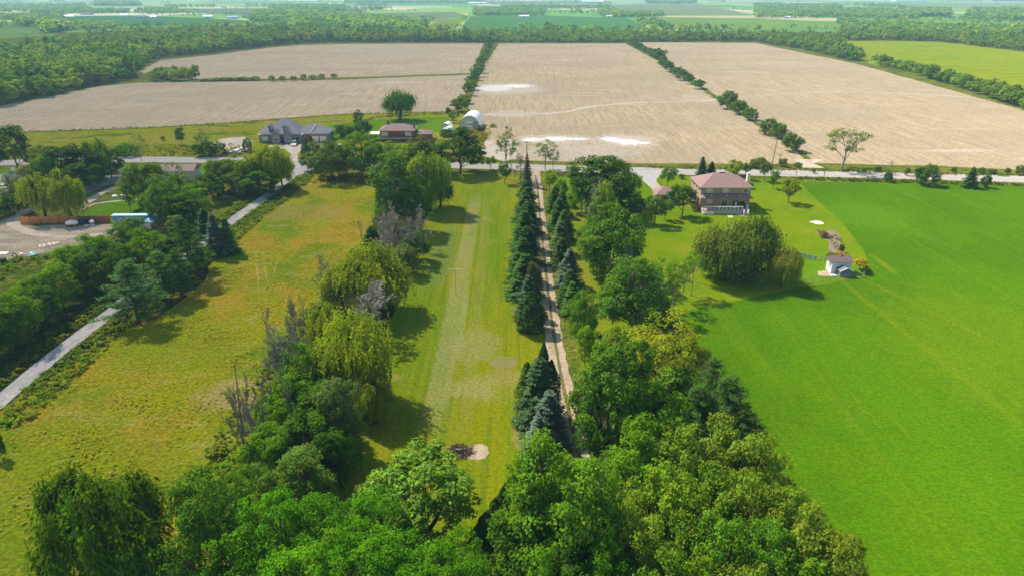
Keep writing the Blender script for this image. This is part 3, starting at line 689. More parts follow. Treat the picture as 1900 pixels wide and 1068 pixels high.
#TREES
# --- bottom of the picture: the wood below the camera
T('willowbig', 200, 1105, 880, 262, (.062, .115, .010), 'drooping dark willow standing alone in the golden meadow near the camera', rot=.4)
T('maple', 784, 1030, 838, 205, (.115, .235, .03), 'round maple with black forked trunk showing, in front of the brush pile', rot=2.2)
T('maple', 222, 1150, 1015, 100, (.15, .29, .03), 'bright light green maple top just in front of the dark meadow willow')
T('bush', 332, 1120, 1010, 66, GRN, 'grey green shrub between the meadow willow and the leafy ash')
T('ash', 398, 1130, 884, 150, DGR, 'dense dark ash between the meadow willow and the feathery locusts')
T('ash', 440, 1040, 900, 90, MGR, 'ash at the foot of the tallest leaning dead trunk')
for i, (u, vb, vt, wd, lb) in enumerate([
    (512, 1150, 925, 150, 'feathery locust beside the dark ash, lowest of its side'), (590, 1120, 908, 140, 'feathery locust behind the first, below the dead snags'),
    (470, 1200, 1000, 160, 'feathery locust cut by the picture edge beside the shrub'), (640, 1170, 960, 150, 'feathery locust in the middle of the locust clump'),
    (690, 1110, 905, 130, 'feathery locust touching the black trunked maple'), (585, 1220, 1010, 170, 'low feathery locust at the picture edge under the clump middle'),
    (735, 1190, 985, 160, 'feathery locust directly below the black trunked maple'), (830, 1200, 990, 150, 'feathery locust in front of the maple, beside the mown lawn end'),
    (700, 1240, 1030, 170, 'lowest feathery locust under the maple, cut by the edge'), (560, 1080, 935, 110, 'small feathery locust at the meadow edge of the clump'),
    (880, 1230, 1020, 130, 'feathery locust nearest the big ash by the lane')]):
    T('locust', u, vb, vt, wd, LOC, lb, 'feathery locust trees at the bottom')
for i, (u, vb, vt, wd) in enumerate([(985, 945, 850, 46), (968, 965, 862, 48), (950, 985, 882, 50), (935, 1005, 902, 50), (920, 1030, 925, 52), (902, 1052, 950, 54), (888, 1080, 972, 54)]):
    T('cedar', u, vb, vt, wd, CED, ['first', 'second', 'third', 'fourth', 'fifth', 'sixth', 'seventh'][i] + ' dark cedar from the blue spruces along the mown lawn edge', 'dark cedars edging the mown lawn')
T('ash', 1042, 1150, 812, 200, (.105, .215, .022), 'tallest light green ash over the gravel lane near the camera')
T('ash', 985, 1120, 858, 120, MGR, 'ash leaning over the cedars beside the tallest light green ash')
T('oak', 1116, 1140, 880, 100, (.12, .23, .02), 'leafy tree over the lane with a bare dirt gap behind it')
T('dark', 960, 1190, 950, 150, DGR, 'dark tree at the picture edge below the cedars')
T('dark', 1060, 1220, 985, 150, DGR, 'dark tree at the picture edge below the tallest ash')
T('oak', 1010, 1230, 1000, 130, MGR, 'broadleaf tree at the edge between two dark trees')
T('bush', 930, 1130, 1045, 60, OLV, 'small olive bush at the picture edge beside the locusts')
T('maple', 1142, 905, 612, 152, (.07, .16, .018), 'tall dense dark maple right beside the gravel lane, tallest of the belt', rot=1)
T('oak', 1108, 800, 655, 68, MGR, 'leafy tree at the lane side of the tall dense maple')
T('oak', 1180, 900, 690, 100, MGR, 'broadleaf tree between the tall dense maple and the pines')
T('locust', 1222, 800, 590, 160, (.18, .225, .02), 'yellow green willow like tree with bare stems, by the crop corner', rot=.8)
T('oak', 1150, 720, 600, 100, (.13, .20, .02), 'thin yellow green tree behind the tall dense maple')
T('deadbush', 1195, 800, 670, 90, DEADC, 'grey fallen branches under the yellow green airy tree')
T('oak', 1262, 850, 672, 130, (.10, .19, .03), 'broad green tree between the airy yellow tree and the pines')
T('oak', 1215, 920, 720, 130, MGR, 'broad green tree in front of the fallen grey branches')
T('pine', 1320, 770, 665, 70, PIN, 'small dark pine nearest the crop corner in the belt')
T('pine', 1345, 880, 700, 130, PIN, 'large dark pine with its needles against the green crop')
T('pine', 1385, 905, 770, 90, PIN, 'dark pine just below the large pine on the crop edge')
T('pine', 1290, 880, 715, 110, PIN, 'dark pine between the two broad green trees')
T('oak', 1250, 1000, 790, 130, (.13, .22, .03), 'pale leaved tree in front of the dark pines')
T('oak', 1325, 980, 770, 130, (.16, .25, .045), 'pale yellowish tree below the large dark pine')
T('oak', 1390, 1010, 810, 120, (.15, .24, .035), 'pale tree at the crop edge below the last pine')
T('ash', 1180, 1000, 800, 130, MGR, 'green ash just beyond the dark gap in the wood')
T('deadbush', 1178, 1030, 905, 70, DEADC, 'brown leafless shrub in the dark gap of the wood')
T('oak', 1235, 1090, 865, 140, (.13, .22, .02), 'yellowish broad tree beside the brown leafless shrub')
T('oak', 1305, 1080, 860, 130, (.11, .20, .02), 'green broad tree in the middle of the wood')
T('oak', 1375, 1100, 880, 130, (.14, .23, .03), 'light green broad tree one in from the crop edge')
T('oak', 1440, 1110, 900, 110, (.12, .21, .025), 'green broad tree at the crop edge where the wood bends')
T('ash', 1180, 1180, 930, 110, (.17, .25, .03), 'conical yellow green tree standing out beside the brown gap')
T('locust', 1130, 1230, 1000, 130, LOC, 'feathery locust at the picture edge by the conical tree')
T('oak', 1255, 1190, 955, 130, (.11, .21, .02), 'leafy tree just past the conical yellow green tree')
T('oak', 1330, 1200, 960, 140, (.09, .20, .02), 'deep green tree low in the middle of the wood')
T('locust', 1410, 1190, 950, 140, (.085, .22, .02), 'bright feathery tree in the lower wood')
T('oak', 1485, 1180, 945, 140, (.13, .20, .03), 'rounded tree at the crop edge near the bottom')
T('oak', 1545, 1220, 975, 120, (.13, .20, .03), 'last tree of the wood, furthest into the crop')
T('oak', 1230, 1260, 1030, 130, (.11, .21, .02), 'tree cut by the picture edge below the conical tree')
T('dark', 1470, 1260, 1035, 150, MGR, 'tree cut by the picture edge, second from the crop')
T('oak', 1380, 1270, 1040, 140, (.12, .19, .03), 'tree cut by the picture edge, third from the crop')
T('oak', 1300, 1290, 1045, 140, (.10, .19, .02), 'tree cut by the picture edge, fourth from the crop')
T('oak', 1570, 1280, 1050, 110, (.12, .19, .03), 'tree cut by the picture edge, next to the crop')
T('ash', 1270, 1020, 840, 110, (.12, .22, .03), 'narrow light tree between pale tree and the middle of the wood')
T('bush', 1440, 970, 890, 60, MGR, 'low bush filling the crop edge of the wood')
# --- conifers by the lane
T('cedar', 1008, 765, 636, 34, SPR, 'slim dark conifer rising at the head of the lower lane group', 'conifers beside the gravel lane')
T('spruce', 1000, 790, 660, 68, (.05, .10, .05), 'green spruce behind the slim dark conifer by the lane')
T('cedar', 978, 775, 672, 46, (.10, .16, .02), 'yellowish cedar on the lawn side of the lower lane group')
T('cedar', 1022, 770, 668, 40, CED, 'dark cedar on the lane side of the lower lane group')
T('spruce', 1018, 840, 722, 66, BLU, 'larger blue spruce beside the lane near the camera')
T('spruce', 998, 858, 768, 46, (.10, .16, .135), 'smaller palest blue spruce in front of the larger blue spruce')
T('oak', 1046, 915, 845, 50, LGR, 'low leafy tree in front of the blue spruces')
rowL = [(976, 364, 334, 26), (978, 386, 346, 32), (975, 410, 360, 36), (979, 434, 372, 40), (973, 462, 388, 42), (977, 490, 418, 46), (970, 520, 440, 46), (973, 550, 468, 50)]
ords = ['first', 'second', 'third', 'fourth', 'fifth', 'sixth', 'seventh', 'eighth', 'ninth', 'tenth', 'eleventh', 'twelfth', 'thirteenth', 'fourteenth', 'fifteenth', 'sixteenth', 'seventeenth', 'eighteenth', 'nineteenth', 'twentieth', 'twenty-first', 'twenty-second', 'twenty-third', 'twenty-fourth', 'twenty-fifth', 'twenty-sixth', 'twenty-seventh', 'twenty-eighth', 'twenty-ninth', 'thirtieth']
for i, a in enumerate(rowL): T('spruce', *a, [SPR, (.05, .115, .03), (.035, .09, .03)][i % 3], ords[i] + ' spruce from the road in the dark row between lawn and lane', 'dark spruces between lawn and lane')
T('sprucefat', 980, 585, 508, 52, (.07, .13, .09), 'bluish spruce near the lower end of the dark spruce row')
T('cedar', 985, 612, 540, 58, (.04, .085, .02), 'rounded dark cedar ending the spruce row beside the lane')
T('oak', 990, 560, 480, 30, (.10, .13, .05), 'thin greyish leafy tree among the spruces on the lane side')
rowR = [(1030, 392, 345, 28, SPR), (1043, 402, 352, 26, (.06, .12, .04)), (1037, 425, 366, 34, SPR), (1047, 447, 388, 32, (.05, .11, .03)), (1041, 470, 408, 34, (.07, .125, .05)), (1042, 494, 440, 32, CED), (1056, 528, 460, 36, BLU), (1058, 565, 498, 38, SPR), (1062, 584, 520, 34, (.06, .13, .03))]
for i, (u, vb, vt, wd, c) in enumerate(rowR): T('spruce', u, vb, vt, wd, c, ords[i] + ' conifer from the road in the row on the house side of the lane', 'conifers on the house side of the lane')
T('oak', 1082, 650, 538, 52, MGR, 'leafy tree ending the conifer row on the house side of the lane')
T('bush', 1104, 660, 612, 36, DGR, 'dark bush at the lane just above the tall dense maple')
T('oak', 1088, 680, 600, 38, LGR, 'light leafy tree over the lane above the tall dense maple')
# --- tree belt between lane and house
T('dark', 1110, 395, 278, 105, (.05, .115, .022), 'largest dark tree of the belt by the road')
T('oak', 1150, 385, 287, 62, (.09, .16, .03), 'lighter tree beside the largest dark roadside tree')
T('oak', 1080, 395, 330, 48, MGR, 'small tree at the lane side of the largest dark tree')
T('deadbush', 1122, 420, 325, 72, DEADC, 'grey leafless thicket in front of the largest dark tree')
T('deadbush', 1140, 400, 335, 50, DEADC, 'grey leafless thicket beside the dark tree on the house side')
T('oak', 1120, 440, 337, 52, (.12, .19, .03), 'round topped light tree with grey stems in the belt')
T('dark', 1168, 400, 345, 40, DGR, 'dark tree by the concrete driveway in the belt')
T('dark', 1180, 412, 350, 30, DGR, 'narrow dark tree nearest the concrete driveway')
T('oak', 1140, 520, 375, 118, (.075, .155, .025), 'broad crowned tree in the middle of the belt')
T('oak', 1105, 505, 400, 60, (.08, .16, .03), 'tree on the lane side of the broad crowned belt tree')
T('deadbush', 1155, 540, 455, 80, DEADC, 'grey leafless branches in front of the broad crowned belt tree')
T('oak', 1110, 520, 452, 40, DGR, 'small dark tree under the broad crowned belt tree')
T('ash', 1178, 625, 480, 118, (.075, .155, .025), 'wide drooping tree with pale bare trunk before it')
T('snag', 1186, 632, 505, 56, DEADC, 'pale bare branching trunk in front of the wide drooping tree', var=1)
T('oak', 1140, 610, 500, 60, MGR, 'tree on the strip of grass beside the wide drooping tree')
T('airy', 1225, 590, 487, 60, MGR, 'green tree on the house side of the wide drooping tree')
T('pine', 1235, 620, 560, 46, (.07, .12, .06), 'small spiky pine behind the yellow green airy tree')
T('airy', 1252, 572, 482, 42, MGR, 'slender tree first in from the wide drooping tree towards the house lawn', var=0)
T('airy', 1286, 548, 462, 46, MGR, 'slender tree standing free on the house lawn near the willows', var=1)
T('airy', 1270, 556, 490, 34, MGR, 'smallest slender tree between the two slender lawn trees', var=2)
T('orchard', 1216, 418, 361, 48, (.085, .165, .03), 'round lawn tree in front of the small brick garage')
T('orchard', 1236, 408, 370, 26, (.085, .165, .03), 'small tree just behind the round lawn tree at the garage')
T('orchard', 1268, 402, 340, 52, (.05, .115, .03), 'dark round tree beside the brick house wall', var=1)
T('orchard', 1239, 347, 308, 32, (.085, .19, .03), 'neat round tree in the curve of the concrete driveway')
T('sprucefat', 1303, 330, 290, 24, (.04, .075, .04), 'pointed spruce behind the brick house roof')
T('sprucefat', 1320, 331, 299, 26, (.035, .065, .04), 'blunter spruce beside the pointed spruce behind the house')
T('oak', 1362, 325, 297, 32, OLV, 'olive tree across the road behind the house')
T('orchard', 1362, 334, 303, 24, YGR, 'yellow green tree at the roadside behind the chimney')
T('orchard', 1385, 333, 300, 20, (.09, .15, .03), 'green tree beside the yellow one behind the chimney')
T('bush', 1408, 312, 290, 28, GRN, 'grey green shrub across the road')
T('orchard', 1421, 336, 298, 24, GRN, 'dark shrubby tree at the road by the lower utility pole')
T('orchard', 1437, 350, 316, 20, MGR, 'small tree on the lawn just below the utility pole')
T('orchard', 1467, 377, 333, 36, (.13, .18, .02), 'lone yellowish tree on the lawn near the green crop', var=2)
T('bush', 1392, 350, 337, 12, MGR, 'tiny shrub on the lawn beside the chimney')
T('bush', 1265, 332, 322, 12, MGR, 'tiny shrub at the road by the driveway')
T('bush', 1375, 392, 372, 14, DGR, 'dark shrub at the corner of the rear deck')
T('bush', 1290, 391, 372, 16, OLV, 'shrub at the side corner of the brick house')
T('willowround', 1352, 520, 407, 122, (.125, .18, .045), 'grey green willow, lower of the tight pair on the house lawn')
T('willowround', 1400, 512, 400, 108, (.105, .165, .04), 'darker willow, upper of the tight pair on the house lawn')
T('willowround', 1456, 532, 455, 66, (.17, .21, .06), 'small pale willow beside the pair, at the wire fence')
T('bush', 1330, 515, 465, 55, MGR, 'dark undergrowth shrub beneath the willow pair')
T('orchard', 1597, 500, 478, 24, (.38, .27, .02), 'yellow orange flowering shrub beside the white coop')
T('bush', 1608, 508, 492, 14, DGR, 'small dark shrub below the yellow orange shrub')
T('bush', 1562, 468, 452, 9, DGR, 'tiny dark conifer shrub at the garden bed')
T('bush', 1543, 482, 468, 20, (.12, .12, .05), 'dry brown shrub behind the coop')
T('bush', 1560, 480, 466, 22, (.30, .22, .06), 'tan dry shrub behind the coop roof')
T('bush', 1528, 440, 427, 16, (.22, .17, .10), 'dry brown weeds at the head of the garden bed')
# --- across the road
T('airy', 1568, 314, 238, 80, (.10, .15, .03), 'open tall tree alone on the stubble edge with forked pale trunk', var=0, rot=2)
T('bush', 1720, 343, 303, 42, (.075, .15, .025), 'big round bush on the verge of the green crop')
T('sprucefat', 1803, 348, 309, 30, DGR, 'dark conical bush on the verge, larger of two')
T('bush', 1831, 348, 322, 17, DGR, 'dark small bush on the verge next to the conical one')
T('bush', 1649, 338, 318, 14, DGR, 'small dark bush with a bare dead stem above')
T('snag', 1651, 322, 295, 12, DEADC, 'bare dead stem rising behind the small verge bush')
for i, (u, vb, vt, wd) in enumerate([(1453, 309, 293, 16), (1480, 310, 301, 12), (1396, 312, 300, 14), (1510, 322, 312, 8), (1630, 318, 308, 12), (1684, 326, 310, 10), (1770, 320, 310, 10), (1822, 323, 310, 12), (1842, 322, 313, 14), (1870, 323, 311, 11), (1895, 325, 305, 16)]):
    T('bush', u, vb, vt, wd, (.11, .15, .04), ords[i] + ' small verge shrub counted along the far side of the road', 'small shrubs on the far verge')
cl = [(1352, 202, 167, 34, 'first bush above the gap in the hedge, by the field track'), (1372, 212, 184, 32, 'second bush of the short hedge piece by the field track'), (1392, 223, 198, 28, 'last bush of the short hedge piece by the field track'),
      (1428, 250, 218, 34, 'large bush of the hedge pair nearest the road'), (1446, 257, 226, 30, 'middle bush of the hedge nearest the road'), (1471, 281, 244, 36, 'bush of the hedge closest to the utility poles')]
for u, vb, vt, wd, lb in cl: T('bush', u, vb, vt, wd, (.07, .14, .03), lb, 'hedge bushes between the stubble fields')
T('dark', 852, 322, 232, 92, (.045, .10, .022), 'big dark spreading tree at the road end of the mown lawn')
T('airy', 940, 332, 241, 46, (.10, .17, .03), 'tall thin tree with bare trunk at the road end of the lawn', var=1)
T('orchard', 936, 342, 302, 24, (.08, .14, .03), 'small leafy tree at the foot of the tall thin tree')
T('deadbush', 966, 340, 282, 46, DEADC, 'grey twiggy conifer like tree at the lane entrance')
T('spruce', 978, 345, 284, 15, (.10, .105, .075), 'half bare grey spruce with spiky top at the lane entrance')
T('airy', 1012, 316, 258, 46, (.11, .17, .03), 'thin leafy tree across the road from the lane entrance', var=2)
T('airy', 1027, 318, 275, 26, (.10, .15, .03), 'smaller thin tree across the road beside the lane')
T('orchard', 1020, 362, 312, 32, YGR, 'yellow green tree on the house side of the lane entrance')
T('airy', 1060, 345, 298, 20, DGR, 'small dark scraggly tree beside the rail fence')
T('orchard', 1040, 380, 330, 26, MGR, 'small green tree beside the rail fence and lane row')
T('orchard', 910, 315, 290, 22, MGR, 'small round tree at the tan field entrance')
# --- hedge between meadow and lawn, from the road down
T('willow', 795, 392, 268, 96, (.155, .23, .018), 'bright yellow green willow like tree at the top of the lawn hedge')
T('willow', 815, 385, 312, 60, (.10, .155, .02), 'dark drooping side of the lawn hedge top')
T('poplar', 728, 425, 268, 62, (.07, .15, .03), 'tall dark poplar at the top of the lawn hedge')
T('snag', 724, 400, 272, 26, DEADC, 'tall grey bare poplar in front of the dark poplar')
T('deadbush', 776, 398, 298, 30, DEADC, 'upright grey bare tree among the yellow green crown')
T('oak', 765, 430, 340, 62, DGR, 'dark tree below the yellow green tree in the lawn hedge')
T('oak', 712, 430, 350, 40, MGR, 'green tree on the meadow side of the grey thicket')
T('deadbush', 738, 485, 366, 82, DEADC, 'largest grey leafless tree in the lawn hedge', var=0)
T('deadbush', 765, 462, 378, 62, DEADC, 'second grey leafless tree, on the lawn side of the largest')
T('deadbush', 728, 470, 385, 60, DEADC, 'grey leafless tree on the meadow side of the largest grey one')
T('deadbush', 770, 490, 400, 56, DEADC, 'grey leafless tree nearest the mown lawn')
T('deadbush', 742, 500, 425, 60, DEADC, 'lowest grey leafless tree above the round willow')
T('bush', 770, 485, 425, 50, DGR, 'dark bush on the lawn side of the grey leafless trees')
T('bush', 752, 510, 450, 50, GRN, 'grey green bush below the grey leafless trees')
T('spruce', 690, 465, 418, 36, SPR, 'small dark spruce on the meadow edge of the lawn hedge')
T('snag', 672, 462, 408, 16, DEADC, 'thin bare stem beside the small dark spruce')
T('willowround', 690, 578, 453, 155, (.17, .235, .022), 'upper big yellow green willow of the lawn hedge')
T('willow', 630, 580, 484, 82, (.20, .25, .035), 'pale willow on the meadow side of the upper big willow')
T('deadbush', 690, 622, 515, 108, DEADC, 'grey dead spreading tree between the two big willows', var=1)
T('willowround', 652, 742, 574, 158, (.19, .25, .018), 'lower big yellow green willow of the lawn hedge, brightest')
T('willow', 606, 690, 550, 84, (.15, .21, .022), 'willow joined to the meadow side of the brightest willow')
T('willow', 693, 785, 685, 84, (.15, .215, .02), 'small willow hanging over the lawn below the brightest willow')
for i, (u, vb, vt, wd, lb) in enumerate([
    (588, 560, 470, 24, 'bare thin trunk beside the pale willow, uppermost'), (606, 575, 478, 26, 'bare thin trunk touching the pale willow'),
    (552, 665, 535, 30, 'bare trunk above the joined willow'), (566, 650, 545, 22, 'bare trunk next to the joined willow'),
    (512, 705, 560, 34, 'leaning bare trunk at the meadow edge, middle of the hedge'), (538, 700, 590, 36, 'grey bare trunk with fine twigs at the hedge middle'),
    (500, 800, 640, 36, 'bare trunk with upright limbs above the ash clump'), (528, 860, 638, 46, 'tall bare trunk second below the leaning trunks'),
    (488, 850, 700, 38, 'short dark bare trunk between the two tall ones'), (440, 925, 672, 62, 'tallest leaning dead trunk, standing out over the meadow')]):
    T('snag', u, vb, vt, wd, DEADC, lb, 'bare dead trunks along the meadow', var=i)
T('deadbush', 548, 720, 615, 60, DEADC, 'fine grey dead twigs in the middle of the lawn hedge')
for (k, u, vb, vt, wd, c, lb) in [
    ('oak', 560, 760, 640, 90, MGR, 'leafy tree under the joined willow on the meadow side'),
    ('ash', 545, 800, 680, 90, MGR, 'leafy ash at the foot of the upright bare trunk'),
    ('dark', 600, 830, 700, 96, DGR, 'dark tree below the brightest willow'),
    ('oak', 628, 850, 695, 84, GRN, 'grey green tree with pale leaves below the brightest willow'),
    ('dark', 575, 880, 750, 110, DGR, 'deep dark tree at the lawn edge, casting shade on the lawn'),
    ('ash', 520, 900, 790, 90, MGR, 'leafy tree around the tall bare trunk'),
    ('dark', 610, 910, 790, 80, DGR, 'lowest dark tree on the lawn side of the hedge'),
    ('oak', 480, 930, 815, 80, MGR, 'leafy tree just beside the tallest dead trunk'),
    ('ash', 560, 960, 835, 110, (.10, .18, .04), 'light ash between dark trees and locusts'),
    ('oak', 480, 990, 865, 90, (.10, .19, .03), 'leafy tree between dead trunk and locust clump'),
    ('bush', 505, 790, 725, 60, MGR, 'bush at the foot of the short dark bare trunk'),
    ('oak', 425, 1000, 900, 70, (.13, .20, .03), 'yellowish tree at the meadow corner above the dark ash'),
    ('bush', 590, 700, 640, 50, MGR, 'bush between willow stems on the meadow side'),
    ('bush', 655, 880, 800, 44, MGR, 'bush in the shade on the lawn edge'),
    ('bush', 590, 600, 560, 50, OLV, 'olive bush beside the pale willow')]:
    T(k, u, vb, vt, wd, c, lb, 'trees of the hedge between meadow and lawn')
# --- road side trees from the lane mouth to the lawn hedge
for (k, u, vb, vt, wd, c, lb) in [
    ('oak', 612, 336, 258, 66, (.085, .15, .03), 'leafy tree at the mouth of the grey farm lane'),
    ('dark', 600, 330, 285, 40, DGR, 'small dark tree right at the lane mouth'),
    ('oak', 668, 330, 245, 66, (.10, .18, .025), 'broad green tree in front of the brown house'),
    ('oak', 700, 335, 262, 50, (.08, .16, .03), 'green tree just before the tall dark poplar'),
    ('oak', 640, 325, 278, 50, MGR, 'lower green tree between two roadside trees'),
    ('oak', 755, 322, 268, 66, (.13, .2, .03), 'leafy tree in front of the brown garage'),
    ('oak', 785, 318, 252, 52, (.10, .13, .05), 'brownish olive tree beside the dark spreading tree'),
    ('poplar', 664, 236, 203, 17, DGR, 'slim dark tree on the bright lawn behind'),
    ('bush', 672, 253, 222, 34, (.05, .12, .03), 'rounded dark tree below the slim dark tree'),
    ('bush', 638, 255, 230, 36, DGR, 'dark shrub by the bungalow end'),
    ('cedar', 566, 290, 264, 18, DGR, 'clipped dark cedar by the bungalow drive'),
    ('bush', 580, 285, 262, 26, GRN, 'bluish shrub beside the clipped cedar'),
    ('bush', 573, 275, 248, 16, (.09, .06, .06), 'dark red shrub before the bungalow garage'),
    ('willowround', 741, 224, 167, 70, (.055, .135, .03), 'large lone willow on the bright lawn at the stubble edge'),
    ('orchard', 832, 222, 198, 14, DGR, 'small round tree beyond the white arched shed'),
    ('orchard', 841, 228, 205, 20, (.10, .17, .03), 'yellowish tree beyond the white arched shed'),
    ('bush', 858, 256, 240, 20, YGR, 'shrub beside the arched shed'),
    ('willow', 500, 352, 258, 84, (.17, .235, .022), 'tall bright willow at the bungalow drive'),
    ('willow', 462, 358, 282, 58, (.15, .21, .022), 'second bright willow next to the tall one'),
    ('dark', 480, 365, 312, 60, DGR, 'dark tree beneath the bright roadside willows'),
    ('bush', 448, 366, 318, 40, GRN, 'grey green bush beside the farm lane'),
    ('willow', 520, 345, 290, 40, (.15, .21, .022), 'drooping willow nearest the lane mouth'),
    ('oak', 410, 360, 292, 66, (.10, .15, .03), 'mixed green tree beside the roadside willows'),
    ('dark', 390, 375, 320, 50, DGR, 'dark tree on the lower side of the mixed green tree'),
    ('bush', 360, 410, 340, 50, MGR, 'bushy tree over the farm lane bend'),
    ('dark', 340, 425, 352, 64, DGR, 'dark dense tree just behind the blue roofed building'),
    ('airy', 375, 290, 243, 30, (.08, .15, .03), 'small twin tree in the weedy field, nearer the bungalow'),
    ('bush', 377, 290, 262, 40, (.06, .13, .03), 'dark bush under the small twin tree'),
    ('bush', 405, 288, 262, 24, DGR, 'dark bush beside the bare soil by the bungalow'),
    ('bush', 458, 282, 255, 16, GRN, 'bluish bush at the parked white cars'),
    ('poplar', 335, 270, 233, 13, DGR, 'slim tree standing alone in the weedy field'),
    ('poplar', 329, 268, 237, 8, DGR, 'slimmest tree beside the slim weedy field tree'),
    ('bush', 302, 262, 252, 8, OLV, 'tiny bush alone in the weedy field'),
    ('dark', 22, 318, 227, 64, (.05, .11, .03), 'large round tree by the road at the picture edge'),
    ('oak', 75, 322, 268, 40, OLV, 'olive tree next to the large round roadside tree'),
    ('dark', 112, 338, 265, 66, (.04, .08, .035), 'dark bluish tree at the black car drive, first'),
    ('dark', 150, 342, 262, 66, (.04, .08, .035), 'dark bluish tree at the black car drive, middle'),
    ('willow', 180, 335, 247, 60, (.12, .19, .03), 'green topped tree over the dark roadside group'),
    ('dark', 200, 330, 268, 50, (.04, .09, .025), 'dark tree just behind the black car'),
    ('bush', 235, 290, 262, 34, MGR, 'bush across the road past the dark group'),
    ('airy', 258, 300, 248, 30, (.12, .17, .04), 'thin sapling cluster by the weedy field'),
    ('oak', 80, 345, 288, 40, MGR, 'leafy tree between large roadside tree and dark group'),
    ('oak', 45, 335, 305, 26, OLV, 'small olive tree beside the parking area'),
    ('willow', 72, 408, 315, 76, (.17, .235, .022), 'bright willow before the orange fence, outer one'),
    ('willow', 122, 408, 314, 72, (.165, .225, .022), 'bright willow before the orange fence, inner one'),
    ('oak', 25, 392, 325, 40, GRN, 'thin grey green tree beside the silver car'),
    ('bush', 22, 400, 358, 48, DGR, 'dark bushes at the gravel yard entrance'),
    ('bush', -10, 405, 365, 50, MGR, 'bushes at the picture edge by the gravel yard'),
    ('airy', 150, 405, 345, 16, (.13, .12, .05), 'thin brownish tree by the end of the orange fence'),
    ('oak', 262, 392, 298, 70, (.09, .16, .03), 'tall leafy tree in the middle of the farmyard lawn'),
    ('airy', 235, 398, 330, 40, (.12, .18, .04), 'pale airy tree beside the black car drive end'),
    ('poplar', 285, 395, 292, 40, (.11, .17, .03), 'yellow topped tree beside the tall leafy farmyard tree'),
    ('oak', 318, 400, 320, 56, (.08, .15, .04), 'leafy tree between farmyard and farm lane'),
    ('dark', 325, 425, 350, 62, DGR, 'dark tree just above the blue roofed building'),
    ('oak', 298, 418, 330, 66, (.08, .16, .03), 'leafy tree over the blue roofed building end'),
    ('bush', 265, 405, 385, 40, MGR, 'low leafy shrub on the lawn edge by the blue building'),
    ('oak', 345, 385, 325, 50, (.09, .16, .04), 'leafy tree in front of the low pale house'),
    ('airy', 322, 352, 300, 40, (.10, .16, .04), 'thin tree before the low pale house door'),
    ('oak', 430, 350, 290, 54, (.10, .17, .025), 'leafy roadside tree beside the second bright willow'),
    ('dark', 95, 330, 276, 50, DGR, 'dark tree filling the gap beside the olive tree'),
    ('dark', 135, 360, 300, 60, (.04, .09, .035), 'low dark tree behind the inner bright willow'),
    ('bush', 165, 348, 300, 50, DGR, 'dark shrubs at the foot of the bluish dark trees'),
    ('oak', 50, 380, 335, 50, MGR, 'green tree between silver car and bright willows'),
    ('dark', 780, 320, 275, 50, DGR, 'dark tree filling between the brown garage and the spreading tree'),
    ('oak', 725, 315, 262, 50, (.10, .18, .03), 'leafy tree before the brown house front'),
    ('dark', 570, 318, 280, 30, GRN, 'grey green tree by the bungalow garage')]:
    T(k, u, vb, vt, wd, c, lb)
# --- belt along the farm lane, from the spruces down to the picture edge
for (k, u, vb, vt, wd, c, lb) in [
    ('sprucefat', 398, 474, 394, 50, BLU, 'full blue spruce beside the farm lane'),
    ('spruce', 420, 470, 402, 34, (.07, .15, .04), 'green spruce hidden behind the full blue spruce'),
    ('spruce', 380, 440, 385, 30, SPR, 'dark small spruce above the full blue spruce'),
    ('deadbush', 303, 430, 385, 36, DEADC, 'silvery branched shrub at the blue roofed building'),
    ('oak', 330, 440, 395, 40, GRN, 'silver leafed tree above the tall dark pine'),
    ('pine', 345, 520, 405, 74, SPR, 'tallest dark pine of the farm lane belt'),
    ('pine', 368, 500, 440, 50, PIN, 'short wide pine at the meadow side of the tallest pine'),
    ('pine', 330, 550, 465, 60, PIN, 'pine with shaggy crown below the tallest pine'),
    ('pine', 300, 560, 468, 74, (.06, .14, .035), 'bright green pine in the middle of the belt'),
    ('pine', 245, 600, 484, 105, (.065, .14, .05), 'spreading lone pine overhanging the farm lane', ),
    ('spruce', 318, 520, 440, 44, SPR, 'dark spruce inside the belt behind the shaggy pine'),
    ('oak', 270, 520, 425, 76, MGR, 'leafy tree between yard and pines'),
    ('oak', 240, 480, 402, 66, (.08, .16, .03), 'leafy tree hiding the blue roofed building front'),
    ('oak', 205, 500, 440, 66, (.09, .17, .04), 'leafy tree at the end of the gravel yard'),
    ('oak', 170, 510, 435, 70, MGR, 'leafy tree at the yard edge, middle'),
    ('oak', 225, 540, 455, 70, DGR, 'dark leafy tree behind the spreading lone pine'),
    ('ash', 130, 530, 452, 70, MGR, 'leafy tree at the yard edge, outermost'),
    ('dark', 158, 545, 462, 60, (.055, .12, .03), 'dark tree right over the farm lane, uppermost'),
    ('ash', 108, 570, 490, 60, MGR, 'broad tree over the farm lane above the lane bend'),
    ('oak', 68, 588, 504, 62, MGR, 'broad tree in the lower belt, third row'),
    ('dark', 76, 606, 528, 56, (.055, .12, .03), 'dark broad tree beside the lane, lower belt'),
    ('ash', 30, 620, 540, 60, MGR, 'leafy tree of the lower belt, beside the lane shade'),
    ('dark', 22, 645, 572, 54, (.055, .12, .03), 'dark tree of the lower belt near the lane'),
    ('oak', 30, 640, 545, 76, MGR, 'leafy tree near the picture edge, upper of two'),
    ('ash', -15, 672, 598, 60, (.06, .13, .03), 'leafy tree near the picture edge, lower of two'),
    ('dark', -60, 700, 622, 62, DGR, 'darkest tree at the picture edge beside the lane end'),
    ('oak', -20, 660, 560, 70, MGR, 'tree half cut by the picture edge in the lower belt'),
    ('bush', -5, 850, 798, 22, DGR, 'dark bush at the picture edge in the golden meadow')]:
    T(k, u, vb, vt, wd, c, lb)

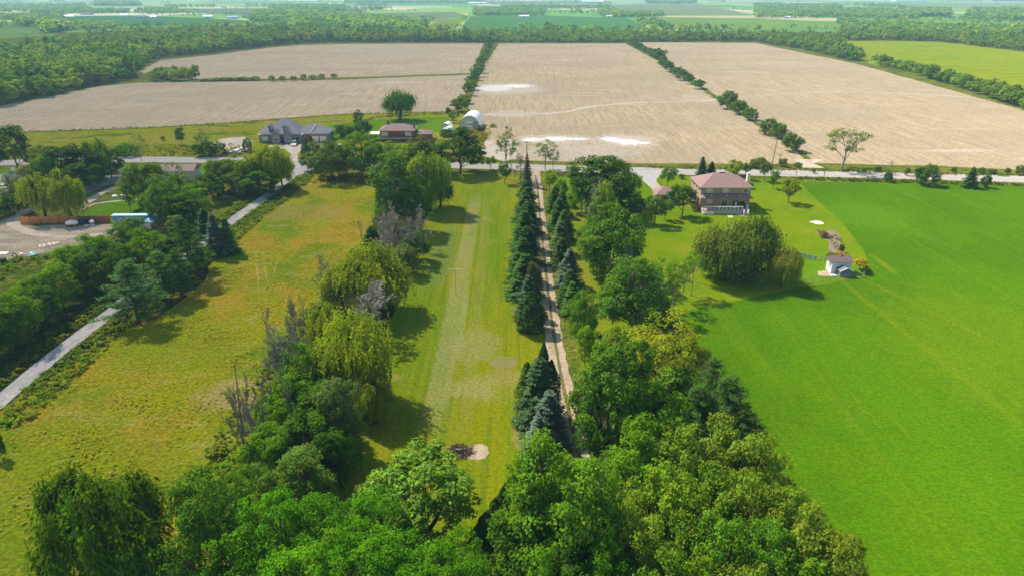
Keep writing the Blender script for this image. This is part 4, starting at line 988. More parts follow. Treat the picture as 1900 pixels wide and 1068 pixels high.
# ------------------------------------------------------------------ masses of trees, shrubs and weeds
def tiny(seed, nl, nc, lpc, ls, cr, W=8., Ht=8.):
    t, g, d = broadleaf(seed, W=W, Ht=Ht, tf=-.02, nl=nl, nc=nc, lpc=lpc, ls=ls, cr=cr, lr=.36, twigs=False, spread=.6, aspect=.8)
    return g.arrays() + (d,)
TINY = [tiny(301 + i, 7, 7, 5, 1.15, .9) for i in range(5)]
TINIER = [tiny(311 + i, 5, 4, 2, 2.4, .9) for i in range(4)]
def mass(name, pts, tmpl, label, mat=LEAF, extra=None):
    """pts: rows of x, y, h, w, r, g, b"""
    pts = np.asarray(pts, float)
    if not len(pts): return
    rg = np.random.default_rng(len(pts)); V = []; C = []
    pick = rg.integers(0, len(tmpl), len(pts)); a = rg.random(len(pts)) * 2 * pi
    for i, (v, q, c, d) in enumerate(tmpl):
        s = pts[pick == i]; an = a[pick == i]
        if not len(s): continue
        ca, sa = np.cos(an)[:, None], np.sin(an)[:, None]
        k = (s[:, 3] / d[0])[:, None]
        x = (v[:, 0] * ca - v[:, 1] * sa) * k + s[:, 0:1]; y = (v[:, 0] * sa + v[:, 1] * ca) * k + s[:, 1:2]
        z = v[:, 2] * (s[:, 2] / d[1])[:, None] + 0 * x
        V.append(np.stack([x, y, z], -1).reshape(-1, 3)); C.append((c[None] * s[:, None, 4:7]).reshape(-1, 3))
    V = np.concatenate(V); C = np.concatenate(C)
    o = link(name, mesh_from(name, V, np.arange(len(V)).reshape(-1, 4), C, mat)); o.color = (1, 1, 1, 1)
    tag(o, label, name.replace('_', ' ').split('.')[0], kind='stuff'); return o

def inside(poly, x, y):
    c = False; n = len(poly); j = n - 1
    for i in range(n):
        xi, yi = poly[i]; xj, yj = poly[j]
        if (yi > y) != (yj > y) and x < (xj - xi) * (y - yi) / (yj - yi) + xi: c = not c
        j = i
    return c
def fill(px, sp_, rr, jit=.42, holes=()):
    poly = [P(*p) for p in px]; hl = [[P(*p) for p in h] for h in holes]
    xs = [p[0] for p in poly]; ys = [p[1] for p in poly]; out = []
    y = min(ys); row = 0
    while y < max(ys):
        x = min(xs) + (row % 2) * sp_ / 2
        while x < max(xs):
            a = x + rr.uniform(-jit, jit) * sp_; b = y + rr.uniform(-jit, jit) * sp_
            if inside(poly, a, b) and not any(inside(h, a, b) for h in hl): out.append((a, b))
            x += sp_
        y += sp_ * .87; row += 1
    return out
WC = [(.045, .125, .03), (.08, .175, .03), (.12, .22, .03), (.17, .26, .035), (.10, .20, .03), (.13, .20, .06), (.21, .25, .06)]
rw = random.Random(99)
def wcol(x, y):
    n = vnoise(x, y, 28)
    i = int((n * .5 + .5) * 4 + rw.uniform(0, 3.2)); return WC[max(0, min(6, i))]

def is_seen(x, y, m=120):
    d = depth(y, 5); u = 950 + x / d * F
    return -m < u < 1900 + m
# woods
W1 = [(-160, 262), (-160, 214), (0, 198), (62, 186), (182, 156), (246, 148), (244, 138), (256, 124), (290, 108), (395, 98), (495, 86), (560, 80), (640, 79), (898, 79), (897, 71), (760, 70), (690, 70), (640, 68), (600, 66), (570, 64), (480, 60), (380, 62), (250, 68), (180, 76), (120, 84), (60, 92), (-160, 118)]
W1h = [[(0, 73), (60, 66), (62, 60), (0, 58)], [(60, 60), (100, 56), (90, 46), (50, 48)]]
tw = fill(W1, 8.2, rw, holes=W1h)
island = fill([(272, 152), (285, 144), (310, 138), (345, 140), (372, 147), (330, 152)], 6.5, rw)
belt2 = fill([(878, 79.5), (1172, 79.5), (1172, 64), (900, 66)], 7.5, rw)
belt3 = fill([(1168, 79), (1310, 77), (1400, 78), (1480, 91), (1596, 118), (1598, 108), (1560, 88), (1548, 76), (1470, 70), (1300, 70), (1180, 66)], 7.5, rw)
belt4 = fill([(1620, 122), (1700, 140), (1790, 166), (1900, 206), (2000, 236), (2010, 218), (1900, 188), (1790, 154), (1700, 132), (1622, 115)], 6.4, rw)
belt5 = fill([(1548, 76), (1640, 75), (1745, 78), (1900, 95), (2000, 104), (2000, 84), (1900, 76), (1760, 66), (1660, 66), (1560, 64)], 8.5, rw)
print('wood counts', len(tw), len(island), len(belt2), len(belt3), len(belt4), len(belt5))
isl = set(island); allw = []
for L, hh, ww in ((tw, (8, 13.5), (8.5, 12.5)), (island, (5, 7.5), (6, 8)), (belt2, (4, 9.5), (7, 10)), (belt3, (5, 11), (7, 10.5)), (belt4, (4.5, 8.5), (6, 9)), (belt5, (5, 10), (8, 11))):
    for x, y in L:
        if is_seen(x, y):
            allw.append((x, y, rw.uniform(*hh) * (rw.uniform(1.2, 1.5) if rw.random() < .12 else 1), rw.uniform(*ww), *wcol(x, y), 1))
allw.sort(key=lambda a: math.hypot(a[0], a[1]))
def sector(x, y):
    return x
wl = {'wood': 'leafy crown in the mixed wood beyond the stubble fields', 'conifer': 'dark conifer spire standing among the crowns of the mixed wood'}
for a in allw[:285]:
    x, y, h, w_, r, g_, b, _ = a
    k = 'conifer' if rw.random() < .06 else 'wood'
    onright = x > 100
    if onright: k = 'wood'
    ci = max(range(7), key=lambda i: -abs(r - WC[i][0]) - abs(g_ - WC[i][1]) - abs(b - WC[i][2]))
    cw = ['deep green', 'mid green', 'fresh green', 'yellow green', 'soft green', 'grey green', 'pale olive'][ci]
    sw = 'tall' if h > 11 else ('low' if h < 8.5 else 'middling'); bw = 'broad' if w_ > 10.5 else 'narrow'
    if onright: zone = 'hedge by the lime green field, ' + ('near end' if y < 420 else 'middle' if y < 520 else 'far end')
    elif y > 420 and (x, y) in isl: zone = 'wooded island between the two stubble fields'
    else: zone = 'mixed wood, ' + ('by the near stubble corner' if y < 400 else 'along the stubble edge' if x > -330 else 'deeper inside')
    lab = ('dark spiky conifer in the ' + zone) if k == 'conifer' else sw + ' ' + bw + ' ' + cw + ' tree in the ' + zone
    T(k, 0, 0, 0, 0, (.04, .09, .04) if k == 'conifer' else (r, g_, b), lab, 'trees of the wood' if not onright else 'trees of the hedge strip by the lime green field', xy=(x, y), hw=(h * (1.15 if k == 'conifer' else 1), w_ * (.55 if k == 'conifer' else 1)), single=True)
mass('woods', [a[:7] for a in allw[285:]], TINY, 'mixed woods and tree belts reaching back beyond the stubble fields')

# hedgerows between the stubble fields: every tree a thing
def hedgerow(px, n, h, w_, group, lab, c=(.07, .135, .03), big=()):
    pts = [P(*p) for p in px]; seg = [0]
    for a, b in zip(pts, pts[1:]): seg.append(seg[-1] + math.hypot(b[0] - a[0], b[1] - a[1]))
    for i in range(n):
        s = seg[-1] * (i + .5) / n + rw.uniform(-1, 1) * seg[-1] / n * .25
        j = max(k for k in range(len(seg) - 1) if seg[k] <= max(s, 0)); t = (s - seg[j]) / (seg[j + 1] - seg[j])
        x = pts[j][0] + (pts[j + 1][0] - pts[j][0]) * t; y = pts[j][1] + (pts[j + 1][1] - pts[j][1]) * t
        k = 1.6 if i in big else rw.uniform(.7, 1.15)
        T('wood', 0, 0, 0, 0, tuple(q * rw.uniform(.85, 1.2) for q in c), ords[i] + ' ' + lab, group, xy=(x + rw.uniform(-.7, .7), y), hw=(h * k, w_ * rw.uniform(.85, 1.2) * (1.25 if i in big else 1)), single=True, name='hedgerow_tree')
hedgerow([(851, 215), (862, 190), (880, 150), (893, 120), (903, 100), (908, 82)], 19, 7.0, 8.0, 'hedgerow past the arched shed', 'tree from the arched shed up the hedgerow', (.075, .145, .03), big=(17, 18))
hedgerow([(1300, 168), (1270, 152), (1240, 132), (1215, 108), (1180, 88), (1168, 82)], 21, 6.8, 8.6, 'hedgerow between the two eastern stubble fields', 'tree from the gap up the far hedgerow', (.06, .125, .03), big=(9, 10))
hedgerow([(375, 151), (410, 150), (480, 149)], 8, 2.4, 9, 'low hedge by the wooded island', 'low bush going out from the wooded island', (.12, .16, .05))
hedgerow([(500, 151), (520, 152), (560, 150), (600, 147), (628, 146)], 7, 4.0, 5, 'bushes between the two western stubble fields', 'bush along the faint line between the western stubble fields', (.10, .15, .03))

# far country: hedge lines, woodlots
rf = random.Random(4)
FW = []
def farfill(px, sp_, h, c=None, w_=1.15):
    for x, y in fill(px, sp_, rf):
        hh = rf.uniform(*h); FW.append((x, y, hh, hh * rf.uniform(.9, 1.4) * w_, *(c or WC[rf.randrange(6)])))
for q in [([(-100, 38), (110, 37), (120, 33), (-100, 32)], 12, (8, 13)), ([(60, 27), (240, 25), (240, 22), (60, 23)], 14, (8, 13)), ([(460, 40), (760, 62), (800, 50), (700, 36), (600, 26), (480, 24)], 13, (8, 14)), ([(175, 12), (262, 12), (255, 3), (180, 3)], 18, (12, 16)),
          ([(880, 32), (1010, 32), (1010, 20), (880, 18)], 14, (8, 13)), ([(1120, 34), (1230, 32), (1220, 22), (1110, 20)], 13, (8, 13)), ([(1160, 40), (1240, 55), (1290, 55), (1220, 40)], 10, (5, 9)),
          ([(1400, 34), (1560, 34), (1560, 12), (1400, 10)], 18, (8, 14)), ([(1560, 34), (1700, 36), (1690, 22), (1560, 18)], 16, (8, 12)), ([(1690, 32), (1760, 32), (1760, 20), (1690, 20)], 12, (11, 14)),
          ([(1790, 36), (2000, 46), (2000, 22), (1800, 20)], 15, (9, 14)), ([(1560, 40), (1900, 58), (2000, 66), (2000, 76), (1780, 68), (1640, 62), (1560, 56)], 11, (5, 9)), ([(500, 24), (640, 24), (640, 12), (500, 12)], 22, (9, 14)),
          ([(0, 24), (170, 22), (160, 10), (0, 12)], 26, (9, 14)), ([(270, 26), (330, 26), (330, 18), (270, 18)], 16, (8, 12)), ([(1200, 8), (1290, 8), (1290, 2), (1200, 2)], 26, (12, 18)), ([(640, 8), (900, 8), (900, 2), (640, 2)], 34, (10, 16)), ([(930, 16), (1130, 16), (1130, 13), (930, 13)], 22, (9, 13)), ([(820, 62), (868, 34), (858, 33), (808, 60)], 8, (5, 8)),
          ([(100, 58), (150, 46), (240, 52), (170, 58)], 12, (7, 12)), ([(40, 50), (44, 40), (60, 40), (60, 50)], 10, (12, 16)), ([(88, 62), (88, 48), (108, 48), (110, 60)], 10, (14, 18)), ([(990, 56), (1010, 56), (1160, 61), (880, 62), (880, 60)], 9, (3, 6))]:
    farfill(*q)
for i in range(170):   # hedge lines and lone woodlots out to the horizon
    Y = 1100 + 9000 * rf.random() ** 1.8; half = Y * .82 * 1.0
    X = rf.uniform(-half, half)
    if rf.random() < .8:
        L = rf.uniform(80, 500); hz = rf.random() < .72; n = int(L / (11 + Y / 500))
        for j in range(n):
            s = (j / n - .5) * L + rf.uniform(-4, 4); hh = rf.uniform(5, 12)
            x, y = (X + s, Y + s * .05) if hz else (X + s * .05, Y + s)
            if rf.random() < .85: FW.append((x, y, hh, hh * rf.uniform(.9, 1.5), *WC[rf.randrange(6)]))
    else:
        a, b = rf.uniform(25, 120), rf.uniform(20, 70)
        n = int(a * b / 110)
        for j in range(min(n, 70)):
            hh = rf.uniform(9, 15); FW.append((X + rf.uniform(-a, a), Y + rf.uniform(-b, b), hh, hh * rf.uniform(.9, 1.3), *WC[rf.randrange(6)]))
yf = [[P(*q) for q in f] for f in [[(872, 31), (1010, 29), (1165, 34), (1210, 55), (1060, 58), (850, 58)], [(1200, 32), (1400, 34), (1540, 41), (1575, 54), (1420, 56), (1250, 55)], [(1135, 9), (1300, 8), (1395, 27), (1290, 29), (1140, 26)], [(112, 30), (240, 29), (380, 34), (470, 39), (460, 44), (240, 50), (140, 47)], [(770, 61), (815, 38), (862, 34), (848, 50), (812, 63)]]]
FW = [tuple(q[:4]) + tuple(c * 1.25 for c in q[4:]) for q in FW if is_seen(q[0], q[1], 400) and not any(inside(f, q[0], q[1]) for f in yf)]  # leaf colours lightened to paint in some of the distance haze
print('far', len(FW))
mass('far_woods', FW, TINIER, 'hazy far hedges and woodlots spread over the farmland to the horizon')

# weeds and low shrubs, tufts
def along(pts, off0, off1, n, hh, colors, wmul=1.3):
    out = []
    pts = [P(*p) for p in pts]; seg = [0]
    for a, b in zip(pts, pts[1:]): seg.append(seg[-1] + math.hypot(b[0] - a[0], b[1] - a[1]))
    for i in range(n):
        s = rf.random() * seg[-1]; j = max(k for k in range(len(seg) - 1) if seg[k] <= s); t = (s - seg[j]) / (seg[j + 1] - seg[j])
        a, b = pts[j], pts[j + 1]; L = seg[j + 1] - seg[j]
        o = rf.uniform(off0, off1); h = rf.uniform(*hh)
        out.append((a[0] + (b[0] - a[0]) * t + (b[1] - a[1]) / L * o, a[1] + (b[1] - a[1]) * t - (b[0] - a[0]) / L * o, h, h * wmul * rf.uniform(.8, 1.5), *(q * rf.uniform(.8, 1.2) for q in rf.choice(colors))))
    return out
WEEDT = [tiny(321 + i, 4, 4, 3, 2.2, 1.0) for i in range(3)]
gcs = [(.10, .175, .015), (.13, .20, .015), (.075, .14, .015), (.15, .195, .02)]
wd = []
wd += along([(-60, 790), (0, 744), (100, 660), (215, 572), (300, 505), (375, 452), (440, 403), (500, 360), (545, 325)], 2.0, 7.5, 1500, (.25, .9), gcs)
wd += along([(-60, 790), (0, 744), (100, 660), (215, 572), (300, 505), (375, 452), (440, 403), (500, 360)], -5, -2.0, 800, (.25, .8), gcs)
wd += along([(590, 330), (640, 330), (705, 335)], -4, 7, 260, (.3, .9), [(.19, .18, .02), (.12, .17, .02)])
wd += along([(620, 600), (560, 700), (480, 850), (420, 950)], -3, 7, 420, (.3, 1.3), gcs)
wd += along([(0, 246), (350, 233), (560, 218), (640, 212), (830, 208)], 0, 2.5, 260, (.3, .8), [(.17, .20, .03), (.14, .18, .02)])
wd += along([(0, 285), (150, 280), (400, 275), (470, 285)], -6, 12, 420, (.4, 1.4), [(.14, .18, .02), (.20, .21, .02)])
wd += along([(1200, 311), (1500, 316), (1900, 327)], -1, 1.5, 500, (.2, .7), [(.16, .17, .03), (.11, .14, .02)])
wd += along([(1470, 331), (1700, 337), (1900, 343)], -1, 2.2, 500, (.2, .8), [(.14, .17, .02), (.09, .14, .02)])
wd += along([(560, 292), (700, 297), (900, 302)], -3, 1, 300, (.3, 1.0), gcs)
wd += along([(870, 300), (880, 260), (900, 235)], -5, 5, 200, (.4, 1.6), [(.22, .22, .02), (.13, .17, .02), (.25, .20, .03)])
wd += along([(1310, 172), (1420, 240), (1500, 290)], -1.5, 1.5, 300, (.2, .6), gcs)
wd += along([(1335, 710), (1420, 850), (1500, 970), (1600, 1030)], -1, 2, 260, (.3, 1.4), [(.13, .2, .02), (.09, .16, .02)])
wd += along([(1512, 428), (1548, 440), (1562, 470)], -1.2, 1.2, 60, (.2, .6), [(.32, .26, .18), (.14, .15, .05)])
wd += along([(-100, 490), (60, 486), (200, 450)], -2, 14, 300, (.3, 1.2), gcs)
wd += along([(640, 235), (700, 218), (830, 211)], -1, 1, 120, (.4, 1.0), gcs)
mass('weeds', wd, WEEDT, 'tall weeds and low growth along lanes, verges and field edges')
# meadow grass tufts: crossed blades
def tufts():
    rg = np.random.default_rng(12); poly = [P(*p) for p in [(585, 326), (698, 330), (690, 470), (600, 640), (470, 900), (420, 1000), (330, 1068), (-250, 1250), (-120, 860), (0, 775), (118, 690), (240, 600), (400, 485), (470, 412), (548, 345)]]
    xs = [p[0] for p in poly]; ys = [p[1] for p in poly]; C = []
    n = 30000
    X = rg.uniform(max(min(xs), -75), max(xs), n); Y = min(ys) + (max(ys) - min(ys)) * rg.random(n) ** 1.3
    pts = [(x, y) for x, y in zip(X, Y) if inside(poly, x, y) and vnoise(x, y, 9) + vnoise(x + 50, y, 3.5) * .7 + rg.normal() * .35 > -.1]
    c = np.array(pts); m = len(c); print('tufts', m)
    g = G(); h = rg.uniform(.12, .36, m) * (1 + .4 * np.array([vnoise(x, y, 5) for x, y in pts]))
    for k in range(2):
        th = rg.random(m) * 6.28; lean = np.c_[rg.normal(size=(m, 2)) * .5 + [.25, -.1], np.ones(m)]
        Tn = unit(lean); Nn = np.c_[np.cos(th) * .5, np.sin(th) * .5, rg.random(m) * .8 + .5]
        tone = np.array([vnoise(x, y, 14) for x, y in pts])[:, None]
        base = np.where(tone > .5, [[.235, .205, .03]], [[.195, .205, .015]]) * rg.uniform(.85, 1.2, (m, 1))
        g.leaves(np.c_[c + rg.normal(size=(m, 2)) * .12, h * .45], unit(Nn), Tn, h * 1.2, h * .7, base)
    v, q, cc = g.arrays()
    o = link('meadow_grass', mesh_from('meadow_grass', v, q, cc, LEAF)); o.color = (1, 1, 1, 1); tag(o, 'golden uncut grass tufts covering the wild meadow', 'grass', kind='stuff')
tufts()
T('deadbush', 515, 770, 605, 70, DEADC, 'tall fine grey dead tree at the meadow side, middle of the hedge')
T('deadbush', 545, 665, 560, 50, DEADC, 'grey twiggy dead tree beside the leaning bare trunk')
T('deadbush', 598, 565, 478, 52, DEADC, 'grey twiggy dead tree among the thin trunks at the pale willow')
T('deadbush', 470, 870, 740, 60, DEADC, 'grey twiggy dead tree beside the tallest dead trunk')
T('bush', 1378, 526, 478, 74, (.08, .13, .035), 'leafy undergrowth between the trunks of the willow pair')
#BUILDINGS

# ------------------------------------------------------------------ building kit
BRICKL = brick_mat('tan_brick', (.44, .28, .21), (.36, .22, .165), (.38, .32, .27))
BRICKR = brick_mat('red_brick', (.22, .075, .06), (.17, .055, .045), (.22, .18, .16))
SHING = pm('pinkish_shingles', (.27, .175, .158), .95, var=.2, scale=.35, spec=.05)
SHINGB = pm('brown_shingles', (.20, .145, .135), .95, var=.2, scale=.35, spec=.05)
SHINGG = pm('grey_shingles', (.165, .17, .195), .95, var=.2, scale=.35, spec=.05)
WHITE = pm('white_paint', (.78, .77, .74), .6, var=.05)
CREAM = pm('cream_trim', (.66, .60, .50), .6, var=.06)
STONE = pm('grey_stone_wall', (.17, .20, .245), .9, var=.2, scale=.3)
GREYW = pm('grey_siding', (.45, .44, .42), .8, var=.08)
GLASS = pm('dark_glass', (.03, .04, .05), .08, var=.1, spec=.8)
GLASSL = pm('curtained_glass', (.45, .47, .48), .2, var=.15, spec=.6)
DOORR = pm('dark_red_door', (.13, .03, .025), .7, var=.1)
DECK = pm('weathered_deck', (.36, .30, .24), .9, var=.15, scale=.3)
PINKW = pm('pink_deck_rail', (.50, .38, .33), .8, var=.1)
ORANGE = pm('orange_fence_wood', (.50, .20, .075), .85, var=.2, scale=.3)
BROWNW = pm('brown_post', (.13, .08, .05), .9, var=.2, scale=.3)
GREYWD = pm('weathered_rail', (.22, .17, .13), .95, var=.2, scale=.3)
BLUE = pm('blue_roof_metal', (.05, .20, .42), .5, var=.08)
PBLUE = pm('pale_blue_roof', (.30, .50, .66), .5, var=.08)
QMET = pm('white_arched_metal', (.74, .76, .77), .45, var=.06)
CARK = pm('black_car_paint', (.015, .017, .022), .25, var=.05, spec=.8)
CARS = pm('silver_car_paint', (.48, .49, .51), .3, metal=.3, var=.05, spec=.7)
CARW = pm('white_car_paint', (.75, .75, .74), .3, var=.05, spec=.7)
RUB = pm('tyre_rubber', (.02, .02, .02), .9)
TEAL = pm('teal_tank', (.10, .33, .34), .5, var=.1)
BLUEB = pm('blue_plastic', (.03, .14, .42), .5, var=.1)
REDL = pm('lamp_lens', (.5, .02, .02), .3)
WIRE = pm('galvanised_wire', (.20, .20, .18), .6, var=.1)
COOPB = pm('blue_white_siding', (.62, .66, .72), .8, var=.06)

def gbox(*a):
    g = G(); g.box(*a); return g
def hip(x0, x1, y0, y1, z, h, ov=.45, ridge='x', inset=None, th=.14, gable=False):
    """hip or gable roof with thickness at the eaves"""
    x0 -= ov; x1 += ov; y0 -= ov; y1 += ov
    g = G(); d = (y1 - y0) / 2 if ridge == 'x' else (x1 - x0) / 2
    k = 0.0 if gable else (inset if inset is not None else d)
    if ridge == 'x': a, b = (x0 + k, (y0 + y1) / 2), (x1 - k, (y0 + y1) / 2)
    else: a, b = ((x0 + x1) / 2, y0 + k), ((x0 + x1) / 2, y1 - k)
    if k * 2 >= ((x1 - x0) if ridge == 'x' else (y1 - y0)): a = b = ((x0 + x1) / 2 - .05, (y0 + y1) / 2); b = (a[0] + .1, a[1])
    v = [(x0, y0, z), (x1, y0, z), (x1, y1, z), (x0, y1, z), (*a, z + h), (*b, z + h)]
    v2 = [(p[0], p[1], p[2] - th) for p in v[:4]]
    if ridge == 'x': q = [(0, 1, 5, 4), (2, 3, 4, 5), (3, 0, 4, 4), (1, 2, 5, 5)]
    else: q = [(1, 2, 5, 4), (3, 0, 4, 5), (0, 1, 4, 4), (2, 3, 5, 5)]
    faces = [tuple(dict.fromkeys(f)) for f in q]
    faces += [(0, 6, 7, 1), (1, 7, 8, 2), (2, 8, 9, 3), (3, 9, 6, 0), (9, 8, 7, 6)]
    return v + v2, faces
def roof(parent, mat, *a, name='roof', **k):
    v, f = hip(*a, **k); return ngon_obj(name, v, f, mat, parent)
def gablewall(parent, mat, x0, x1, y0, y1, z, h, ridge='x', name='gable_wall'):
    if ridge == 'x': v = [(x, y, zz) for x in (x0, x1) for y, zz in ((y0, z), (y1, z), ((y0 + y1) / 2, z + h))]
    else: v = [(x, y, zz) for y in (y0, y1) for x, zz in ((x0, z), (x1, z), ((x0 + x1) / 2, z + h))]
    return ngon_obj(name, v, [(0, 1, 2), (5, 4, 3), (0, 3, 4, 1), (1, 4, 5, 2), (2, 5, 3, 0)], mat, parent)
def window(parent, x, y, z, w_, h_, glass=GLASS, frame=WHITE, side='y-', name='window', mull=1):
    """window on a wall: frame proud of the wall, pane set back in it. side y- faces the camera, x- faces west, x+ east"""
    f = G(); t = .07
    def bx(g, a0, a1, d0, d1, z0, z1):
        if side == 'y-': g.box(x + a0, x + a1, y - d1, y - d0, z0, z1)
        elif side == 'x-': g.box(x - d1, x - d0, y + a0, y + a1, z0, z1)
        else: g.box(x + d0, x + d1, y + a0, y + a1, z0, z1)
    bx(f, -w_ / 2, -w_ / 2 + t, .003, .07, z, z + h_); bx(f, w_ / 2 - t, w_ / 2, .003, .07, z, z + h_)
    bx(f, -w_ / 2 + t, w_ / 2 - t, .003, .07, z, z + t); bx(f, -w_ / 2 + t, w_ / 2 - t, .003, .07, z + h_ - t, z + h_)
    for m in range(mull): 
        c = -w_ / 2 + w_ * (m + 1) / (mull + 1); bx(f, c - .025, c + .025, .022, .06, z + t, z + h_ - t)
    o = part(name, f, frame, parent)
    p_ = G(); bx(p_, -w_ / 2 + t, w_ / 2 - t, .004, .02, z + t, z + h_ - t); part('pane', p_, glass, o)
    return o
def door(parent, x, y, z, w_, h_, mat, side='y-'):
    g = G(); g.box(x - w_ / 2, x + w_ / 2, y - .06, y - .003, z, z + h_); d = part('door', g, mat, parent)
    k = G(); k.box(x + w_ / 2 - .14, x + w_ / 2 - .08, y - .1, y - .06, z + h_ * .48, z + h_ * .53); part('handle', k, CREAM, d); return d
def place(u, v): 
    x, y = P(u, v); return (x, y, 0)

# ---- brick house
hx = P(1297, 391)[0]; hy = P(1340, 391)[1]
b = empty('brick_house', (hx, hy, 0), 0, 'two storey brick house with hipped pinkish roof and rear deck', 'house')
WW, DD = 13.5, 10.6
part('wall', gbox(0, WW, 0, DD, 0, 6.35), BRICKL, b)
part('soffit', gbox(-.4, WW + .4, -.4, DD + .4, 6.353, 6.43), CREAM, b)
roof(b, SHING, 0, WW, 0, DD, 6.58, 2.75, ov=.55, inset=5.2)
part('ridge_vent', gbox(5.9, 7.6, DD / 2 - .2, DD / 2 + .2, 9.28, 9.42), BROWNW, b)
v = [(-.35, -1.75, 3.95), (WW + .35, -1.75, 3.95), (WW - .9, -.004, 4.95), (.9, -.004, 4.95), (-.35, -.004, 3.95), (WW + .35, -.004, 3.95)]
v += [(-.35, -1.75, 3.83), (WW + .35, -1.75, 3.83), (WW + .35, -.004, 3.83), (-.35, -.004, 3.83)]
ngon_obj('lower_roof', v, [(0, 1, 2, 3), (0, 3, 4), (1, 5, 2), (0, 6, 7, 1), (1, 7, 8, 5), (4, 9, 6, 0), (9, 8, 7, 6)], SHING, b)
for x in (2.6, 6.9, 10.6):
    g = G(); g.tube([(x, -.9, 4.3), (x, -.9, 4.75)], [.12, .12], 8); part('roof_vent', g, WHITE, b)
for x, w_ in ((2.2, 1.7), (6.6, 1.5), (12.1, 1.3)): window(b, x, 0, 5.05, w_, 1.15, GLASSL if x < 8 else GLASS)
window(b, 2.6, 0, 2.15, 1.6, 1.0, GLASSL)
window(b, 6.6, 0, 1.05, 1.7, 2.05, GLASS, name='sliding_door')
door(b, 9.6, 0, 1.05, 1.2, 2.05, CARK)
window(b, 11.2, 0, 1.6, 1.0, 1.2, GLASSL)
for y in (2.2, 5.2, 8.2):
    window(b, 0, y, 4.7, 1.1, 1.3, GLASS, side='x-'); window(b, 0, y, 1.6, 1.3, 1.3, GLASS, side='x-')
part('chimney', gbox(WW + .003, WW + .75, 4.2, 5.3, 0, 9.4), CREAM, b)
part('side_awning', gbox(-2.2, -.01, 1.2, 3.4, 3.2, 3.32), SHING, b)
part('awning_post', gbox(-2.1, -1.95, 1.3, 1.45, 0, 3.19), CREAM, b)
dk = part('deck', gbox(.1, 12.1, -3.2, -.01, .82, 1.02), DECK, b)
sk = G(); sk.box(.15, 12.0, -3.12, -3.02, .0, .815); sk.box(.15, .25, -3.01, -.05, 0, .815); sk.box(11.9, 12.0, -3.01, -.05, 0, .815); part('deck_skirt', sk, GREYW, dk)
for i in range(11):
    part('rail_post', gbox(.15 + i * 1.05, .27 + i * 1.05, -3.15, -3.03, 1.023, 2.02), PINKW if i < 4 else WHITE, dk)
part('top_rail', gbox(.1, 3.4, -3.17, -3.01, 2.023, 2.12), PINKW, dk); part('top_rail', gbox(3.41, 10.9, -3.17, -3.01, 2.023, 2.12), WHITE, dk)
g = G()
for i in range(46):
    x = .4 + i * .23
    g.box(x, x + .04, -3.12, -3.07, 1.08, 2.0)
part('balusters', g, GREYW, dk)['kind'] = 'stuff'
part('planter_box', gbox(.0, 3.1, -3.9, -3.25, 0, .72), CREAM, b); part('stair_side', gbox(10.95, 11.05, -4.2, -3.21, 0, 1.4), WHITE, b); part('stair_side', gbox(12.1, 12.2, -4.2, -3.21, 0, 1.4), WHITE, b)
for i in range(5): part('step', gbox(11.06, 12.09, -4.2 + i * .2, -4.0 + i * .2 - .003, 0, .2 * (i + 1) - .04), DECK, b)
part('corner_screen', gbox(12.25, 13.3, -1.6, -.05, 0, .9), GREYW, b)
# patio things on the deck
r = empty('patio_umbrella', (hx + 9.2, hy - 1.9, 1.02), 0, 'closed white patio umbrella standing on the rear deck of the brick house', 'umbrella')
g = G(); g.tube([(0, 0, 0), (0, 0, 2.1)], [.03, .03], 6); part('pole', g, WIRE, r)
g = G(); g.tube([(0, 0, .9), (0, 0, 1.3), (0, 0, 2.0), (0, 0, 2.15)], [.13, .16, .09, .02], 8); part('canopy', g, WHITE, r, True)
r = empty('patio_table', (hx + 8.7, hy - 2.3, 1.02), 0, 'round white table on the rear deck of the brick house', 'table')
g = G(); g.tube([(0, 0, .68), (0, 0, .72)], [.62, .62], 14); g.tube([(0, 0, .719), (0, 0, .7205)], [.61, .001], 14); part('table_top', g, WHITE, r)
g = G(); g.tube([(0, 0, 0), (0, 0, .68)], [.05, .05], 6); part('pedestal', g, WHITE, r)
g = G(); g.tube([(0, 0, 0), (0, 0, .5), (.05, 0, 1.0), (.1, 0, 1.3)], [.5, .55, .4, .12], 9)
o = link('covered_grill', g.mesh('covered_grill', GREYW, True), None, (hx + 12.6, hy - .9, .9)); tag(o, 'grey covered barbecue at the deck corner by the house wall', 'barbecue')

# ---- small brick garage
gx, gy = P(1236, 379)
b = empty('brick_garage', (gx - 2.9, gy, 0), 0, 'small brick garage with pyramid roof at the end of the concrete drive', 'garage')
part('wall', gbox(0, 5.4, 0, 5.0, 0, 2.7), BRICKL, b); roof(b, SHING, 0, 5.4, 0, 5.0, 2.86, 1.7, ov=.45)
door(b, 2.5, 0, 0.05, 1.9, 2.1, DOORR); window(b, 4.4, 0, 1.2, .7, .8); window(b, 0, 2.4, 1.2, 1.2, .9, side='x-')
r = empty('water_tank', (P(1242, 385)[0], P(1242, 385)[1], 0), .1, 'blue tank with white lid beside the brick garage', 'tank')
g = G(); g.box(-.7, .7, -.5, .5, .0, .95); g.box(-.62, .62, -.42, .42, .952, 1.1); part('body', g, BLUEB, r); part('lid', gbox(-.72, .72, -.52, .52, 1.103, 1.28), WHITE, r)

